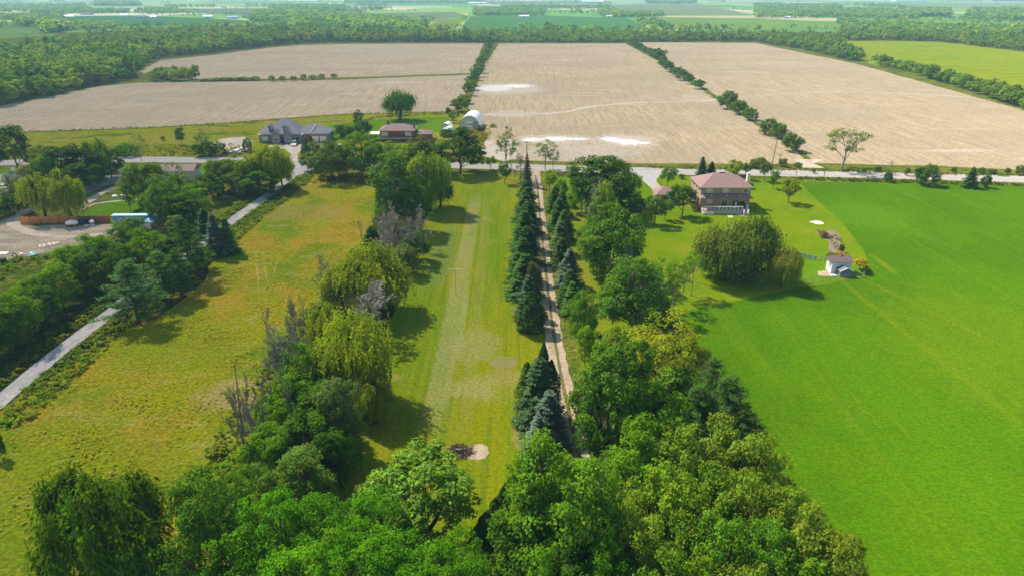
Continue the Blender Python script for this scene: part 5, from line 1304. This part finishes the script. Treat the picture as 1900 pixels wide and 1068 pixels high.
# ---- grey bungalow with dormers
bx_, by_ = P(482, 266)
b = empty('grey_bungalow', (bx_, by_, 0), .02, 'long grey stone bungalow with two white dormers and triple garage', 'house')
part('wall', gbox(0, 17, 0, 12, 0, 3.5), STONE, b); part('garage_wall', gbox(17.003, 27, 1.2, 10, 0, 3.3), STONE, b)
roof(b, SHINGG, 2, 16, -.5, 12, 3.66, 4.9, ov=.5, inset=6.2); roof(b, SHINGG, -.1, 6, 0.5, 11, 3.60, 3.2, ov=.5, name='side_roof'); roof(b, SHINGG, 14, 27, 1.2, 10, 3.50, 2.9, ov=.45, name='garage_roof')
part('soffit', gbox(-.4, 17.4, -.4, 12.4, 3.403, 3.5), WHITE, b)
for x in (4.5, 10.2):
    d = part('dormer', gbox(x - .8, x + .8, 1.0, 4.2, 4.2, 5.9), WHITE, b); roof(d, SHINGG, x - .8, x + .8, .9, 4.2, 6.0, .9, ov=.2, ridge='y', gable=True, name='dormer_roof')
    gablewall(d, WHITE, x - .8, x + .8, .98, 1.1, 5.9, .8, ridge='y'); window(b, x, 1.0, 4.6, 1.1, 1.2, GLASS)
for x in (7.2, 12.0):
    part('porch_wall', gbox(x - 1.6, x + 1.6, -2.0, -.003, 0, 3.6), STONE, b); roof(b, SHINGG, x - 1.6, x + 1.6, -2.0, 3.5, 3.7, 2.0, ov=.35, ridge='y', gable=True, name='porch_roof')
    gablewall(b, STONE, x - 1.6, x + 1.6, -2.0, -1.8, 3.6, 1.8, ridge='y'); window(b, x, -2.0, 1.0, 1.6, 1.5, GLASS)
window(b, 2.4, 0, 1.0, 2.2, 1.5, GLASSL); window(b, 15, 0, 1.0, 1.6, 1.5, GLASS); door(b, 9.6, 0, .05, 1.1, 2.2, DOORR)
for i, x in enumerate((18.8, 21.8, 24.8)):
    g = gbox(x - 1.2, x + 1.2, 1.12, 1.197, .02, 2.4); part('garage_door', g, CREAM, b)
for x in (14.2, 20.0):
    g = G(); g.beam((x, .7 if x < 15 else 1.0, 3.75), (x + 1.6 * (1 if x > 15 else -1.2), 5.0, 6.6), .16, .06); part('hip_cap', g, GREYW, b)

# ---- brown house
x0, y0 = P(706, 263)
b = empty('brown_house', (x0, y0, 0), 0, 'dark red brown house with low hipped roof behind roadside trees', 'house')
part('wall', gbox(0, 13.5, 0, 9, 0, 4.2), BRICKR, b); roof(b, SHINGB, 0, 13.5, 0, 9, 4.36, 2.0, ov=.6, inset=4.8)
for x in (1.9, 11.3): window(b, x, 0, 2.1, 2.4, 1.7, GLASSL)
window(b, 6.5, 0, .4, 2.2, 1.2, GLASS)
part('balcony', gbox(.2, 13.2, -1.4, -.01, 1.3, 1.5), GREYW, b); part('balcony_rail', gbox(.2, 13.2, -1.4, -1.32, 1.503, 2.1), GREYWD, b)
part('garage_wall', gbox(13.503, 20, .8, 8, 0, 2.7), BRICKR, b); roof(b, SHINGB, 13.9, 20, .8, 8, 2.86, 1.3, ov=.45, name='garage_roof')
part('carport_roof', gbox(-4.6, -.62, 1.0, 6, 2.7, 2.85), WHITE, b)
for x, y in ((-4.4, 1.2), (-4.4, 5.7)): part('carport_post', gbox(x, x + .12, y, y + .12, 0, 2.697), WHITE, b)
part('chimney', gbox(2.2, 3.0, 5.2, 6.0, 4.0, 7.4), BRICKR, b); part('chimney', gbox(13.0, 13.6, 3.2, 3.9, 3.8, 6.8), BRICKR, b)

# ---- arched sheds
def arched(loc, rz, w_, h_, L, label, doorw, name='arched_shed', win=4):
    r = empty(name, loc, rz, label, 'shed'); n = 18
    th = np.linspace(0, pi, n + 1); xs = -np.cos(th) * w_ / 2; zs = np.sin(th) ** .85 * h_
    segs = 14
    for s in range(1):
        g = G(); v = []; q = []
        for k in range(segs * 2 + 1):
            y = L * k / (segs * 2); rr = 1 + (.012 if k % 2 else 0)
            for i in range(n + 1): v.append((xs[i] * rr, y, zs[i] * rr))
        for k in range(segs * 2):
            for i in range(n): q.append((k * (n + 1) + i, k * (n + 1) + i + 1, (k + 1) * (n + 1) + i + 1, (k + 1) * (n + 1) + i))
        g.add(v, q); part('arched_roof', g, QMET, r)
    for y, nm in ((.3, 'front_wall'), (L - .3, 'back_wall')):
        v = [(xs[i] * .985, y, zs[i] * .985) for i in range(n + 1)]
        ngon_obj(nm, v, [tuple(range(n, -1, -1)) if y < 1 else tuple(range(n + 1))], GREYW if y < 1 else QMET, r)
    if doorw:
        d = part('roller_door', gbox(-doorw / 2, doorw / 2, .2, .28, .05, h_ * .58), WHITE, r)
        for i in range(win):
            c = -doorw / 2 + doorw * (i + .5) / win; part('door_window', gbox(c - .25, c + .25, .165, .197, h_ * .34, h_ * .42), GLASS, d)
    return r
qx, qy = P(871, 241)
q_ = arched((qx, qy, 0), -.10, 9.0, 6.1, 14, 'big white arched metal shed with white door by the hedgerow', 2.9)
g = G(); g.tube([(2.6, .18, 3.0), (2.6, .24, 3.0)], [.42, .42], 10); g.tube([(2.6, .17, 3.0), (2.6, .175, 3.0)], [.42, .01], 10); part('round_vent', g, BROWNW, q_)
arched((*P(824, 253), 0), -.35, 4.2, 3.2, 6, 'small white arched shelter, nearer the dark spreading tree', 0)
arched((*P(826, 241), 0), -.25, 3.6, 2.8, 5, 'smaller white arched shelter just behind the nearer one', 0)
r = empty('scrap_tractor', (*P(890, 243), 0), .3, 'dark rusty machine parked against the arched shed', 'tractor')
g = G(); g.box(-.5, 1.6, -.45, .45, .7, 1.5); g.box(-1.2, -.5, -.6, .6, .6, 1.2); part('body', g, BROWNW, r); part('cab', gbox(-.5, .4, -.5, .5, 1.503, 2.4), CARK, r)
for x, y, q in ((-.9, -.8, .75), (-.9, .8, .75), (1.2, -.7, .42), (1.2, .7, .42)):
    g = G(); g.tube([(x, y - .15, q), (x, y + .15, q)], [q, q], 12); g.tube([(x, y - .151, q), (x, y - .149, q)], [.01, q], 12); g.tube([(x, y + .149, q), (x, y + .151, q)], [q, .01], 12); part('wheel', g, RUB, r)

# ---- white coop and kennel
x0, y0 = P(1541, 507)
b = empty('white_coop', (x0, y0, 0), 0, 'small white coop with pinkish gable roof at the crop edge', 'shed')
part('wall', gbox(0, 4.0, 0, 2.6, 0, 2.5), COOPB, b)
roof(b, SHINGB, 0, 4.0, 0, 2.6, 2.6, 1.05, ov=.3, ridge='x', gable=True, th=.1)
gablewall(b, WHITE, -.02, 0.05, 0, 2.6, 2.5, .9, name='gable_wall')
g = G(); g.box(-.05, -.003, 1.5, 2.3, 0.05, 2.0); part('door', g, WHITE, b)
window(b, 0, .8, 1.3, .7, .9, GLASS, side='x-'); part('roof_cap', gbox(2.1, 2.35, 1.15, 1.4, 3.5, 3.8), BROWNW, b)
r = empty('dog_kennel', (x0 + 1.1, y0 - 1.9, 0), 0, 'low grey kennel with white edged gable in front of the coop', 'kennel')
part('wall', gbox(0, 2.5, 0, 1.7, 0, 1.2), STONE, r); roof(r, SHINGG, 0, 2.5, 0, 1.7, 1.25, .7, ov=.22, ridge='y', gable=True, th=.06)
gablewall(r, STONE, 0, 2.5, -.0, .1, 1.2, .62, ridge='y')
g = G(); g.beam((-.3, -.25, 1.2), (1.25, -.25, 2.0), .12); g.beam((1.25, -.25, 2.0), (2.8, -.25, 1.2), .12); part('white_trim', g, WHITE, r)
g = G(); g.tube([(0, 0, 0), (0, 0, .25)], [.5, .5], 14); g.tube([(0, 0, .17), (0, 0, .16)], [.49, .01], 14)
o = link('water_tub', g.mesh('water_tub', WHITE), None, (x0 - .1, y0 - 1.4, 0.02)); tag(o, 'round white tub on the ground beside the grey kennel', 'tub')

# ---- left farm: blue roofed building, low grey house
x0, y0 = P(212, 418)
b = empty('blue_building', (x0, y0, 0), .02, 'long low building with pale roof edge and blue wall, half hidden by trees', 'building')
part('wall', gbox(0, 11.5, 0, 1.3, 0, 2.5), BLUE, b); part('flat_roof', gbox(-.2, 11.7, -.2, 1.5, 2.503, 2.66), PBLUE, b)
v = [(8.2, -3.6, 1.5), (11.2, -3.6, 1.5), (11.2, -.01, 1.5), (8.2, -.01, 1.5), (9.7, -3.6, 2.2), (9.7, -.01, 2.2)]
ngon_obj('small_roof', v, [(0, 4, 5, 3), (4, 1, 2, 5), (0, 1, 4), (2, 3, 5)], PBLUE, b); part('small_wall', gbox(8.4, 11.0, -3.4, -.02, 0, 1.49), CREAM, b)
for x in (2, 5.5): window(b, x, 0, .9, 1.2, .8, GLASS)
x0, y0 = P(300, 334)
b = empty('low_grey_house', (x0, y0, 0), .1, 'low pale grey house half hidden among the farmyard trees', 'house')
part('wall', gbox(0, 10, 0, 7, 0, 2.6), GREYW, b); roof(b, SHINGB, 0, 10, 0, 7, 2.74, 1.4, ov=.5, ridge='x', gable=True)
gablewall(b, GREYW, 0, .1, 0, 7, 2.6, 1.25); gablewall(b, GREYW, 9.9, 10, 0, 7, 2.6, 1.25); door(b, 4, 0, .05, 1, 2.1, WHITE); window(b, 7, 0, 1, 1.6, 1); window(b, 2, 0, 1, 1.2, 1)

# ---- fences
def fence_panels(pts, n, hgt, mat, postmat, name, label, pname='fence_panel', th=.05, posth=.25, boards=0):
    a = P(*pts[0]); c = P(*pts[1]); L = math.hypot(c[0] - a[0], c[1] - a[1]); rz = math.atan2(c[1] - a[1], c[0] - a[0])
    r = empty(name, (a[0], a[1], 0), rz, label, 'fence')
    for i in range(n):
        s0 = L * i / n; s1 = L * (i + 1) / n
        if boards:
            g = G()
            for k in range(boards):
                q0 = s0 + .07 + (s1 - s0 - .14) * k / boards; q1 = s0 + .07 + (s1 - s0 - .14) * (k + 1) / boards - .02
                g.box(q0, q1, -th / 2 + rt.uniform(-.008, .008), th / 2, .05, hgt + rt.uniform(-.03, .03))
            g.box(s0 + .08, s1 - .08, .03, .08, .4, .5); g.box(s0 + .08, s1 - .08, .03, .08, hgt - .5, hgt - .4)
        else: g = gbox(s0 + .07, s1 - .07, -th / 2, th / 2, .08, hgt)
        part(pname, g, mat, r)
    for i in range(n + 1): part('post', gbox(L * i / n - .055, L * i / n + .055, -.055, .055, 0, hgt + posth), postmat, r)
    return r
fence_panels([(40, 416), (148, 414)], 6, 1.95, ORANGE, BROWNW, 'board_fence', 'orange wooden board fence with dark posts behind the gravel yard', boards=12)
fence_panels([(149, 414), (205, 413)], 3, 1.85, pm('red_fence_wood', (.30, .10, .06), .85, var=.2, scale=.3), BROWNW, 'board_fence', 'redder stretch of board fence next to the blue building', boards=12)
fence_panels([(1463, 472), (1513, 483)], 5, 1.0, pm('pale_green_panel', (.52, .62, .50), .7, var=.06), GREYWD, 'panel_fence', 'pale panel fence between the small willow and the coop', posth=.1)
def wire_fence(pts, n, name, label, hgt=1.1, rails=0, postmat=GREYWD, railmat=GREYWD, pr=.05):
    w_ = [P(*p) for p in pts]; r = empty(name, (w_[0][0], w_[0][1], 0), 0, label, 'fence'); seg = [0]
    for a, c in zip(w_, w_[1:]): seg.append(seg[-1] + math.hypot(c[0] - a[0], c[1] - a[1]))
    pp = []
    for i in range(n + 1):
        s = seg[-1] * i / n; j = min(max(k for k in range(len(seg)) if seg[k] <= s + 1e-6), len(seg) - 2); t = (s - seg[j]) / (seg[j + 1] - seg[j])
        pp.append((w_[j][0] + (w_[j + 1][0] - w_[j][0]) * t - w_[0][0], w_[j][1] + (w_[j + 1][1] - w_[j][1]) * t - w_[0][1]))
    for x, y in pp:
        g = G(); g.tube([(x, y, -.1), (x + rt.uniform(-.03, .03), y, hgt)], [pr, pr * .8], 6); part('post', g, postmat, r)
    if rails:
        for (x, y), (X, Y) in zip(pp, pp[1:]):
            for k in range(rails):
                z = hgt * (.35 + .5 * k / max(rails - 1, 1)); g = G(); g.beam((x, y, z), (X, Y, z + rt.uniform(-.04, .04)), .09, .11); part('rail', g, railmat, r)
    else:
        g = G()
        for (x, y), (X, Y) in zip(pp, pp[1:]):
            for z in (.1, .35, .6, .85, 1.05): g.beam((x, y, z), (X, Y, z), .018)
            m = int(math.hypot(X - x, Y - y) / .3)
            for k in range(1, m): g.beam((x + (X - x) * k / m, y + (Y - y) * k / m, .1), (x + (X - x) * k / m, y + (Y - y) * k / m, 1.05), .014)
        o = part('wire_mesh', g, WIRE, r); o['kind'] = 'stuff'
wire_fence([(1476, 528), (1520, 524), (1604, 514), (1602, 498)], 11, 'wire_fence', 'low wire fence round the coop pen on the crop side')
wire_fence([(1513, 483), (1540, 484)], 3, 'wire_fence', 'short wire fence joining pale panels to the coop')
wire_fence([(878, 325), (958, 327)], 9, 'rail_fence', 'dark split rail fence at the road end of the mown lawn', 1.2, 2)
wire_fence([(1030, 328), (1058, 329)], 4, 'rail_fence', 'short rail fence on the house side of the lane entrance', 1.2, 2)
for u, v in ((900, 328), (912, 327)):
    pass

# ---- poles, posts, signs
def pole(u, v, vt, lean, label, arm=True):
    X, Y = P(u, v); h = ztop(Y, vt)
    r = empty('utility_pole', (X, Y, 0), .02, label, 'utility pole', 'utility poles along the road')
    g = G(); g.tube([(0, 0, -.2), (lean * h * .5, 0, h * .5), (lean * h, 0, h)], [.16, .14, .11], 8); part('pole', g, GREYWD, r)
    if arm:
        g = G(); g.beam((lean * h - .9, 0, h - .5), (lean * h + .9, 0, h - .5), .1); part('crossarm', g, GREYWD, r)
        for s in (-.75, 0.0, .75):
            g = G(); g.tube([(lean * h + s, 0, h - .45), (lean * h + s, 0, h - .2)], [.05, .035], 6); part('insulator', g, CREAM, r)
pole(1432, 307, 258, .06, 'leaning utility pole across the road, taller of the close two')
pole(1441, 322, 284, .06, 'shorter utility pole on the lawn side of the road')
pole(1896, 322, 285, .05, 'utility pole at the picture edge by the road')
pole(977, 330, 262, .0, 'utility pole hidden in the grey spruce at the lane entrance')
for u, v, lb in ((1477, 326, 'small dark marker post by the lawn corner of the road'), (1529, 327, 'small dark marker post by the crop field at the road'), (541, 302, 'small dark post in the mouth of the bungalow drive')):
    X, Y = P(u, v); g = G(); g.tube([(0, 0, 0), (0, 0, 1.15)], [.09, .08], 8); g.box(-.16, .16, -.2, .2, 1.1, 1.4)
    o = link('marker_post', g.mesh('marker_post', BROWNW), None, (X, Y, 0)); tag(o, lb, 'post')
r = empty('sign_board', (*P(27, 324), 0), .1, 'grey white box sign on two posts under the large roadside tree', 'sign')
part('board', gbox(-.55, .55, -.12, .12, 1.3, 2.2), COOPB, r)
for x in (-.4, .4): part('post', gbox(x - .05, x + .05, -.05, .05, 0, 1.297), GREYWD, r)

# ---- vehicles
def car(u, v, rz, mat, label, L=4.7, w_=1.85, hh=1.5, suv=False, name='parked_car'):
    r = empty(name, (*P(u, v), 0.03), rz, label, 'car')
    prof = [(-L / 2, .45), (-L / 2, .85), (-L / 2 + .15, 1.0), (-L * .24 if not suv else -L * .44, 1.05), (L * .20, 1.02), (L * .42, .88), (L / 2, .70), (L / 2, .35), (-L / 2 + .1, .32)]
    def extr(pr, y0, y1, tp=0):
        n = len(pr); vv = [(x, y0, z) for x, z in pr] + [(x, y1, z) for x, z in pr]
        return vv, [tuple(range(n)), tuple(range(2 * n - 1, n - 1, -1))] + [(i, i + n, (i + 1) % n + n, (i + 1) % n) for i in range(n)]
    o = ngon_obj('body', *extr(prof, -w_ / 2, w_ / 2), mat, r)
    a, b_ = (-L * .47 if suv else -L * .36), L * .20
    c0, c1 = a + .35, b_ - .75
    vv = [(a, -w_ * .46, 1.0), (b_, -w_ * .46, 1.0), (b_, w_ * .46, 1.0), (a, w_ * .46, 1.0), (c0, -w_ * .36, hh - .06), (c1, -w_ * .36, hh - .06), (c1, w_ * .36, hh - .06), (c0, w_ * .36, hh - .06)]
    ngon_obj('windows', vv, [(0, 1, 5, 4), (1, 2, 6, 5), (2, 3, 7, 6), (3, 0, 4, 7), (4, 5, 6, 7)], GLASS, r)
    vv = [(c0 - .03, -w_ * .37, hh - .06), (c1 + .03, -w_ * .37, hh - .06), (c1 + .03, w_ * .37, hh - .06), (c0 - .03, w_ * .37, hh - .06), (c0 + .1, -w_ * .33, hh), (c1 - .1, -w_ * .33, hh), (c1 - .1, w_ * .33, hh), (c0 + .1, w_ * .33, hh)]
    ngon_obj('car_roof', vv, [(0, 1, 5, 4), (1, 2, 6, 5), (2, 3, 7, 6), (3, 0, 4, 7), (4, 5, 6, 7), (3, 2, 1, 0)], mat, r)
    for x in (-L * .31, L * .31):
        for y in (-w_ / 2 + .08, w_ / 2 - .08):
            g = G(); s = .33; g.tube([(x, y - .11, s), (x, y + .11, s)], [s, s], 12); g.tube([(x, y - .112, s), (x, y - .110, s)], [.01, s], 12); g.tube([(x, y + .110, s), (x, y + .112, s)], [s, .01], 12)
            t_ = part('wheel', g, RUB, r); g = G(); yy = y + (.115 if y > 0 else -.115); g.tube([(x, yy - .005, s), (x, yy + .005, s)], [.19, .19], 8); g.tube([(x, yy + (.006 if y > 0 else -.006), s), (x, yy + (.007 if y > 0 else -.007), s)], [.19, .01], 8); part('rim', g, CARS, t_)
    for y in (-w_ * .36, w_ * .36):
        part('headlight', gbox(L / 2 - .05, L / 2 + .01, y - .16, y + .16, .56, .68), WHITE, r); part('tail_light', gbox(-L / 2 - .012, -L / 2 + .02, y - .14, y + .14, .72, .86), REDL, r)
    return r
car(546, 270, R(-80), CARS, 'silver grey SUV parked in front of the bungalow', 4.9, 1.95, 1.75, True)
car(211, 323, R(190), CARK, 'black car parked on the grey asphalt yard', 4.8, 1.85, 1.45)
car(10, 351, R(20), CARS, 'silver car parked on the pale area at the picture edge', 4.7, 1.85, 1.45)
car(448, 282, R(200), CARW, 'white car beside the bluish bush by the bungalow', 4.6, 1.85, 1.45)
car(436, 286, R(170), CARS, 'grey car next to the white car near the bungalow', 4.6, 1.85, 1.45)
car(636, 275, R(25), CARW, 'white car between roadside trees left of the brown house', 4.8, 1.9, 1.5)
# upturned boat on the lawn
def hull(name, u, v, rz, L, w_, h_, mat, label, cat):
    g = G(); n = 11; m = 9; vv = []; q = []
    for i in range(n):
        t = i / (n - 1); x = (t - .5) * L; k = math.sin(pi * min(t * .8 + .2, 1)) ** .6 if t > 0 else .55
        for j in range(m):
            a = pi * j / (m - 1); vv.append((x, -math.cos(a) * w_ / 2 * k, math.sin(a) ** .7 * h_ * (.6 + .4 * k) + .02))
    for i in range(n - 1):
        for j in range(m - 1): q.append((i * m + j, i * m + j + 1, (i + 1) * m + j + 1, (i + 1) * m + j))
    g.add(vv, q); o = link(name, g.mesh(name, mat, True), None, (*P(u, v), 0)); o.rotation_euler = (0, 0, rz); return tag(o, label, cat)
hull('upturned_boat', 221, 365, .1, 3.6, 1.4, .55, COOPB, 'upturned white boat lying on the farmyard lawn', 'boat')
# yard things
r = empty('tarp_covered_boat', (*P(135, 420), 0), .15, 'white tarp covered boat beside the orange board fence', 'boat')
g = G(); g.tube([(-1.5, 0, .75), (-.9, 0, .95), (0, 0, 1.05), (1.0, 0, .95), (1.5, 0, .8)], [.25, .62, .72, .62, .2], 10); part('tarp', g, WHITE, r, True)
part('trailer', gbox(-1.5, 1.6, -.5, .5, .25, .4), BROWNW, r)
for y in (-.62, .62):
    g = G(); g.tube([(0, y - .09, .28), (0, y + .09, .28)], [.28, .28], 10); part('wheel', g, RUB, r)
r = empty('blue_drum_stack', (*P(155, 417), 0), 0, 'dark blue covered trailer against the red fence', 'trailer')
part('box', gbox(-.9, .9, -.6, .6, .4, 1.35), pm('navy_cover', (.02, .04, .12), .6), r); part('chassis', gbox(-1.1, 1.1, -.5, .5, .25, .39), BROWNW, r)
for y in (-.7, .7):
    g = G(); g.tube([(0, y - .08, .25), (0, y + .08, .25)], [.25, .25], 10); part('wheel', g, RUB, r)
r = empty('white_tank', (*P(172, 418), 0), 0, 'white upright tank with blue band by the red fence', 'tank')
g = G(); g.tube([(0, 0, 0), (0, 0, 1.25), (0, 0, 1.4), (0, 0, 1.42)], [.55, .55, .3, .01], 12); part('tank', g, WHITE, r, True); g = G(); g.tube([(0, 0, .35), (0, 0, .8)], [.56, .56], 12); part('band', g, BLUEB, r)
part('white_lid', gbox(-2.0, -.7, -.5, .1, 0, .22), WHITE, r)
r = empty('trailer_frame', (*P(90, 456), 0), .75, 'white boat trailer frame lying in the gravel yard', 'trailer')
g = G()
for y in (-.7, .7): g.beam((-1.7, y, .35), (1.2, y, .35), .12)
for x in (-1.7, -.7, .3, 1.2): g.beam((x, -.7, .35), (x, .7, .35), .1)
g.beam((1.2, -.7, .35), (2.3, 0, .35), .12); g.beam((1.2, .7, .35), (2.3, 0, .35), .12); part('frame', g, WHITE, r)
for y in (-.9, .9):
    g = G(); g.tube([(-.3, y - .09, .3), (-.3, y + .09, .3)], [.3, .3], 12); part('wheel', g, RUB, r)
r = empty('teal_tank', (*P(64, 477), 0), .2, 'round teal tank with white cap at the yard edge', 'tank')
g = G(); g.tube([(0, 0, 0), (0, 0, .25), (0, 0, .6), (0, 0, .85), (0, 0, .95)], [.75, .95, .95, .6, .1], 14); part('tank', g, TEAL, r, True); g = G(); g.tube([(-.35, 0, .85), (-.35, 0, 1.1), (-.35, 0, 1.12)], [.4, .3, .01], 10); part('cap', g, WHITE, r)
g = G(); g.tube([(0, 0, 0), (0, 0, .55), (0, 0, .7), (0, 0, .72)], [.38, .38, .25, .01], 12); o = link('white_drum', g.mesh('white_drum', WHITE), None, (*P(41, 475), 0)); tag(o, 'small white drum between wheel rim and teal tank', 'drum')
g = G(); th = np.linspace(0, 2 * pi, 15); g.tube([(math.cos(a) * .5, 0, .58 + math.sin(a) * .5) for a in th], [.09] * 15, 6); o = link('standing_tyre', g.mesh('standing_tyre', RUB), None, (*P(28, 478), 0)); tag(o, 'standing tyre beside the white drum in the yard', 'tyre')
r = empty('black_bin', (*P(8, 488), 0), .1, 'black bin at the picture edge of the gravel yard', 'bin'); part('body', gbox(-.4, .4, -.4, .4, 0, 1.0), CARK, r); part('lid', gbox(-.44, .44, -.44, .44, 1.003, 1.08), RUB, r)
g = G()
for k in range(5): g.beam((-1.4, -.5 + k * .26, .06 + .01 * k), (1.3, -.4 + k * .24, .06 + .01 * k), .2, .05)
o = link('plank_stack', g.mesh('plank_stack', CREAM), None, (*P(4, 470), 0)); tag(o, 'pale planks lying on the gravel at the picture edge', 'planks')

# ---- things on the mown lawn
X_, Y_ = P(846, 550); h_ = ztop(Y_, 499.5)
r = empty('lawn_pole', (X_, Y_, 0), 0, 'thin T shaped pole with pale crossbar standing on the worn mown strip', 'pole')
g = G(); g.tube([(0, 0, 0), (0, 0, h_ - .06)], [.045, .035], 6); part('pole', g, GREYWD, r); part('crossbar', gbox(-1.4, 1.4, -.045, .045, h_ - .055, h_ + .02), pm('dull_pale_bar', (.42, .42, .26)), r)
rb = random.Random(8)
x, y = P(852, 838); r = empty('brush_pile', (x, y, 0), 0, 'dark heap of cut branches on the lawn beside the pale sand patch', 'brush pile')
g = G()
for i in range(220):
    a = rb.uniform(0, 6.28); d_ = rb.random() ** .6 * 1.5; z = rb.uniform(.05, .95) * (1.15 - d_ / 1.5); t_ = rb.uniform(0, 6.28); L = rb.uniform(.6, 1.6)
    cx_, cy_ = math.cos(a) * d_ * 1.1, math.sin(a) * d_
    g.tube([(cx_ - math.cos(t_) * L / 2, cy_ - math.sin(t_) * L / 2, max(.03, z - rb.uniform(-.1, .2))), (cx_ + math.cos(t_) * L / 2, cy_ + math.sin(t_) * L / 2, max(.03, z + rb.uniform(-.15, .15)))], [.045, .02], 4)
part('sticks', g, pm('dark_cut_branches', (.10, .065, .05), .95, var=.4), r)['kind'] = 'stuff'
for k in range(3):
    g = G(); g.tube([(-.5 + k * .25, -.2, .62 - k * .05), (.35 + k * .2, -.35 + k * .2, .7 - k * .1)], [.07, .06], 7); part('log', g, GREYW, r)
x, y = P(600, 336); g = G()
for i in range(90):
    a = rb.uniform(0, 6.28); d_ = rb.random() * 3; t_ = rb.uniform(0, 6.28); L = rb.uniform(.6, 1.6); cx_, cy_ = math.cos(a) * d_ * 1.3, math.sin(a) * d_; z = rb.uniform(.1, .9) * (1.2 - d_ / 3)
    g.tube([(cx_ - math.cos(t_) * L / 2, cy_ - math.sin(t_) * L / 2, z), (cx_ + math.cos(t_) * L / 2, cy_ + math.sin(t_) * L / 2, z + rb.uniform(-.2, .3))], [.06, .03], 4)
o = link('branch_heap', g.mesh('branch_heap', pm('red_brown_branches', (.22, .09, .05), .95, var=.4)), None, (P(683, 341)[0], P(683, 341)[1], 0)); tag(o, 'reddish brown heap of branches in the meadow corner by the road', 'branch heap')

# ---- buildings of the far farms
FARB = [(125, 33, 26, 5, 'w', 'long white barn far beyond the wood'), (160, 28, 22, 5, 'g', 'grey roofed farm shed next to the long white barn'), (230, 31, 14, 5, 'w', 'small white building in the far farm line, first'), (262, 35, 20, 6, 'g', 'grey house in the far farm line, beside a white one'), (284, 34, 12, 5, 'w', 'white shed past the grey far house'),
        (386, 34, 18, 6, 'w', 'white barn standing apart in the far green fields'), (432, 35, 22, 5, 'b', 'low blue grey barn at the yellow far field'), (455, 34, 14, 6, 'g', 'tall grey barn next to the low blue grey barn'), (885, 8, 40, 8, 'w', 'large white factory like shed near the horizon'), (972, 33, 20, 5, 'w', 'white farmhouse at the top of the bluish far crop'),
        (952, 28, 14, 6, 'g', 'grey farm building behind the white far farmhouse'), (1130, 33, 12, 5, 'w', 'small white shed at the corner of the bluish far crop'), (1190, 27, 26, 5, 'r', 'long red brown barn between the far crops'), (1461, 34, 14, 4, 'w', 'white shed in front of the far wooded hill'), (1508, 28, 9, 6, 'w', 'narrow white house in the far trees'),
        (785, 32, 18, 5, 'g', 'pale roofed shed in the far clearing'), (1100, 5, 46, 8, 'w', 'pale long building on the horizon fields'), (1690, 3, 60, 10, 'w', 'wide pale building close to the horizon'), (1870, 2, 70, 10, 'g', 'wide grey building close to the horizon'), (620, 10, 30, 7, 'w', 'pale shed near the horizon beyond the wood')]
FM = dict(w=(WHITE, QMET), g=(GREYW, SHINGG), b=(COOPB, BLUE), r=(BRICKR, SHINGB))
for u, v, w_, h_, c, lb in FARB:
    X, Y = P(u, v); s = max(1, w_ / 18)
    wpx = w_ / 1.0; ww = wpx / F * depth(Y) * .9
    r = empty('farm_building', (X, Y, 0), rt.uniform(-.15, .15), lb, 'barn', 'buildings of far farms')
    part('wall', gbox(-ww / 2, ww / 2, 0, ww * .4, 0, h_ * .6), FM[c][0], r); roof(r, FM[c][1], -ww / 2, ww / 2, 0, ww * .4, h_ * .6 + .1, h_ * .5, ov=.5, gable=True)
    gablewall(r, FM[c][0], -ww / 2, -ww / 2 + .3, 0, ww * .4, h_ * .6, h_ * .45); gablewall(r, FM[c][0], ww / 2 - .3, ww / 2, 0, ww * .4, h_ * .6, h_ * .45)
    part('door', gbox(-1.8, 1.8, -.1, -.01, 0.02, h_ * .42), GLASS, r)

# ------------------------------------------------------------------ haze
hz = G(); hz.box(-9000, 9000, -400, 12000, -1.2, H + 4)
hm = newmat('haze'); hk = N(hm)
pv = hk.new('ShaderNodeVolumePrincipled'); pv.inputs['Color'].default_value = (.40, .68, 1, 1); pv.inputs['Density'].default_value = 0.00015
pv.inputs['Anisotropy'].default_value = 0.0
ho = hk.new('ShaderNodeOutputMaterial'); hk.lk(pv.outputs[0], ho.inputs['Volume'])
ho_ = link('haze', hz.mesh('haze', hm)); tag(ho_, 'pale blue summer haze over the farmland', kind='stuff')
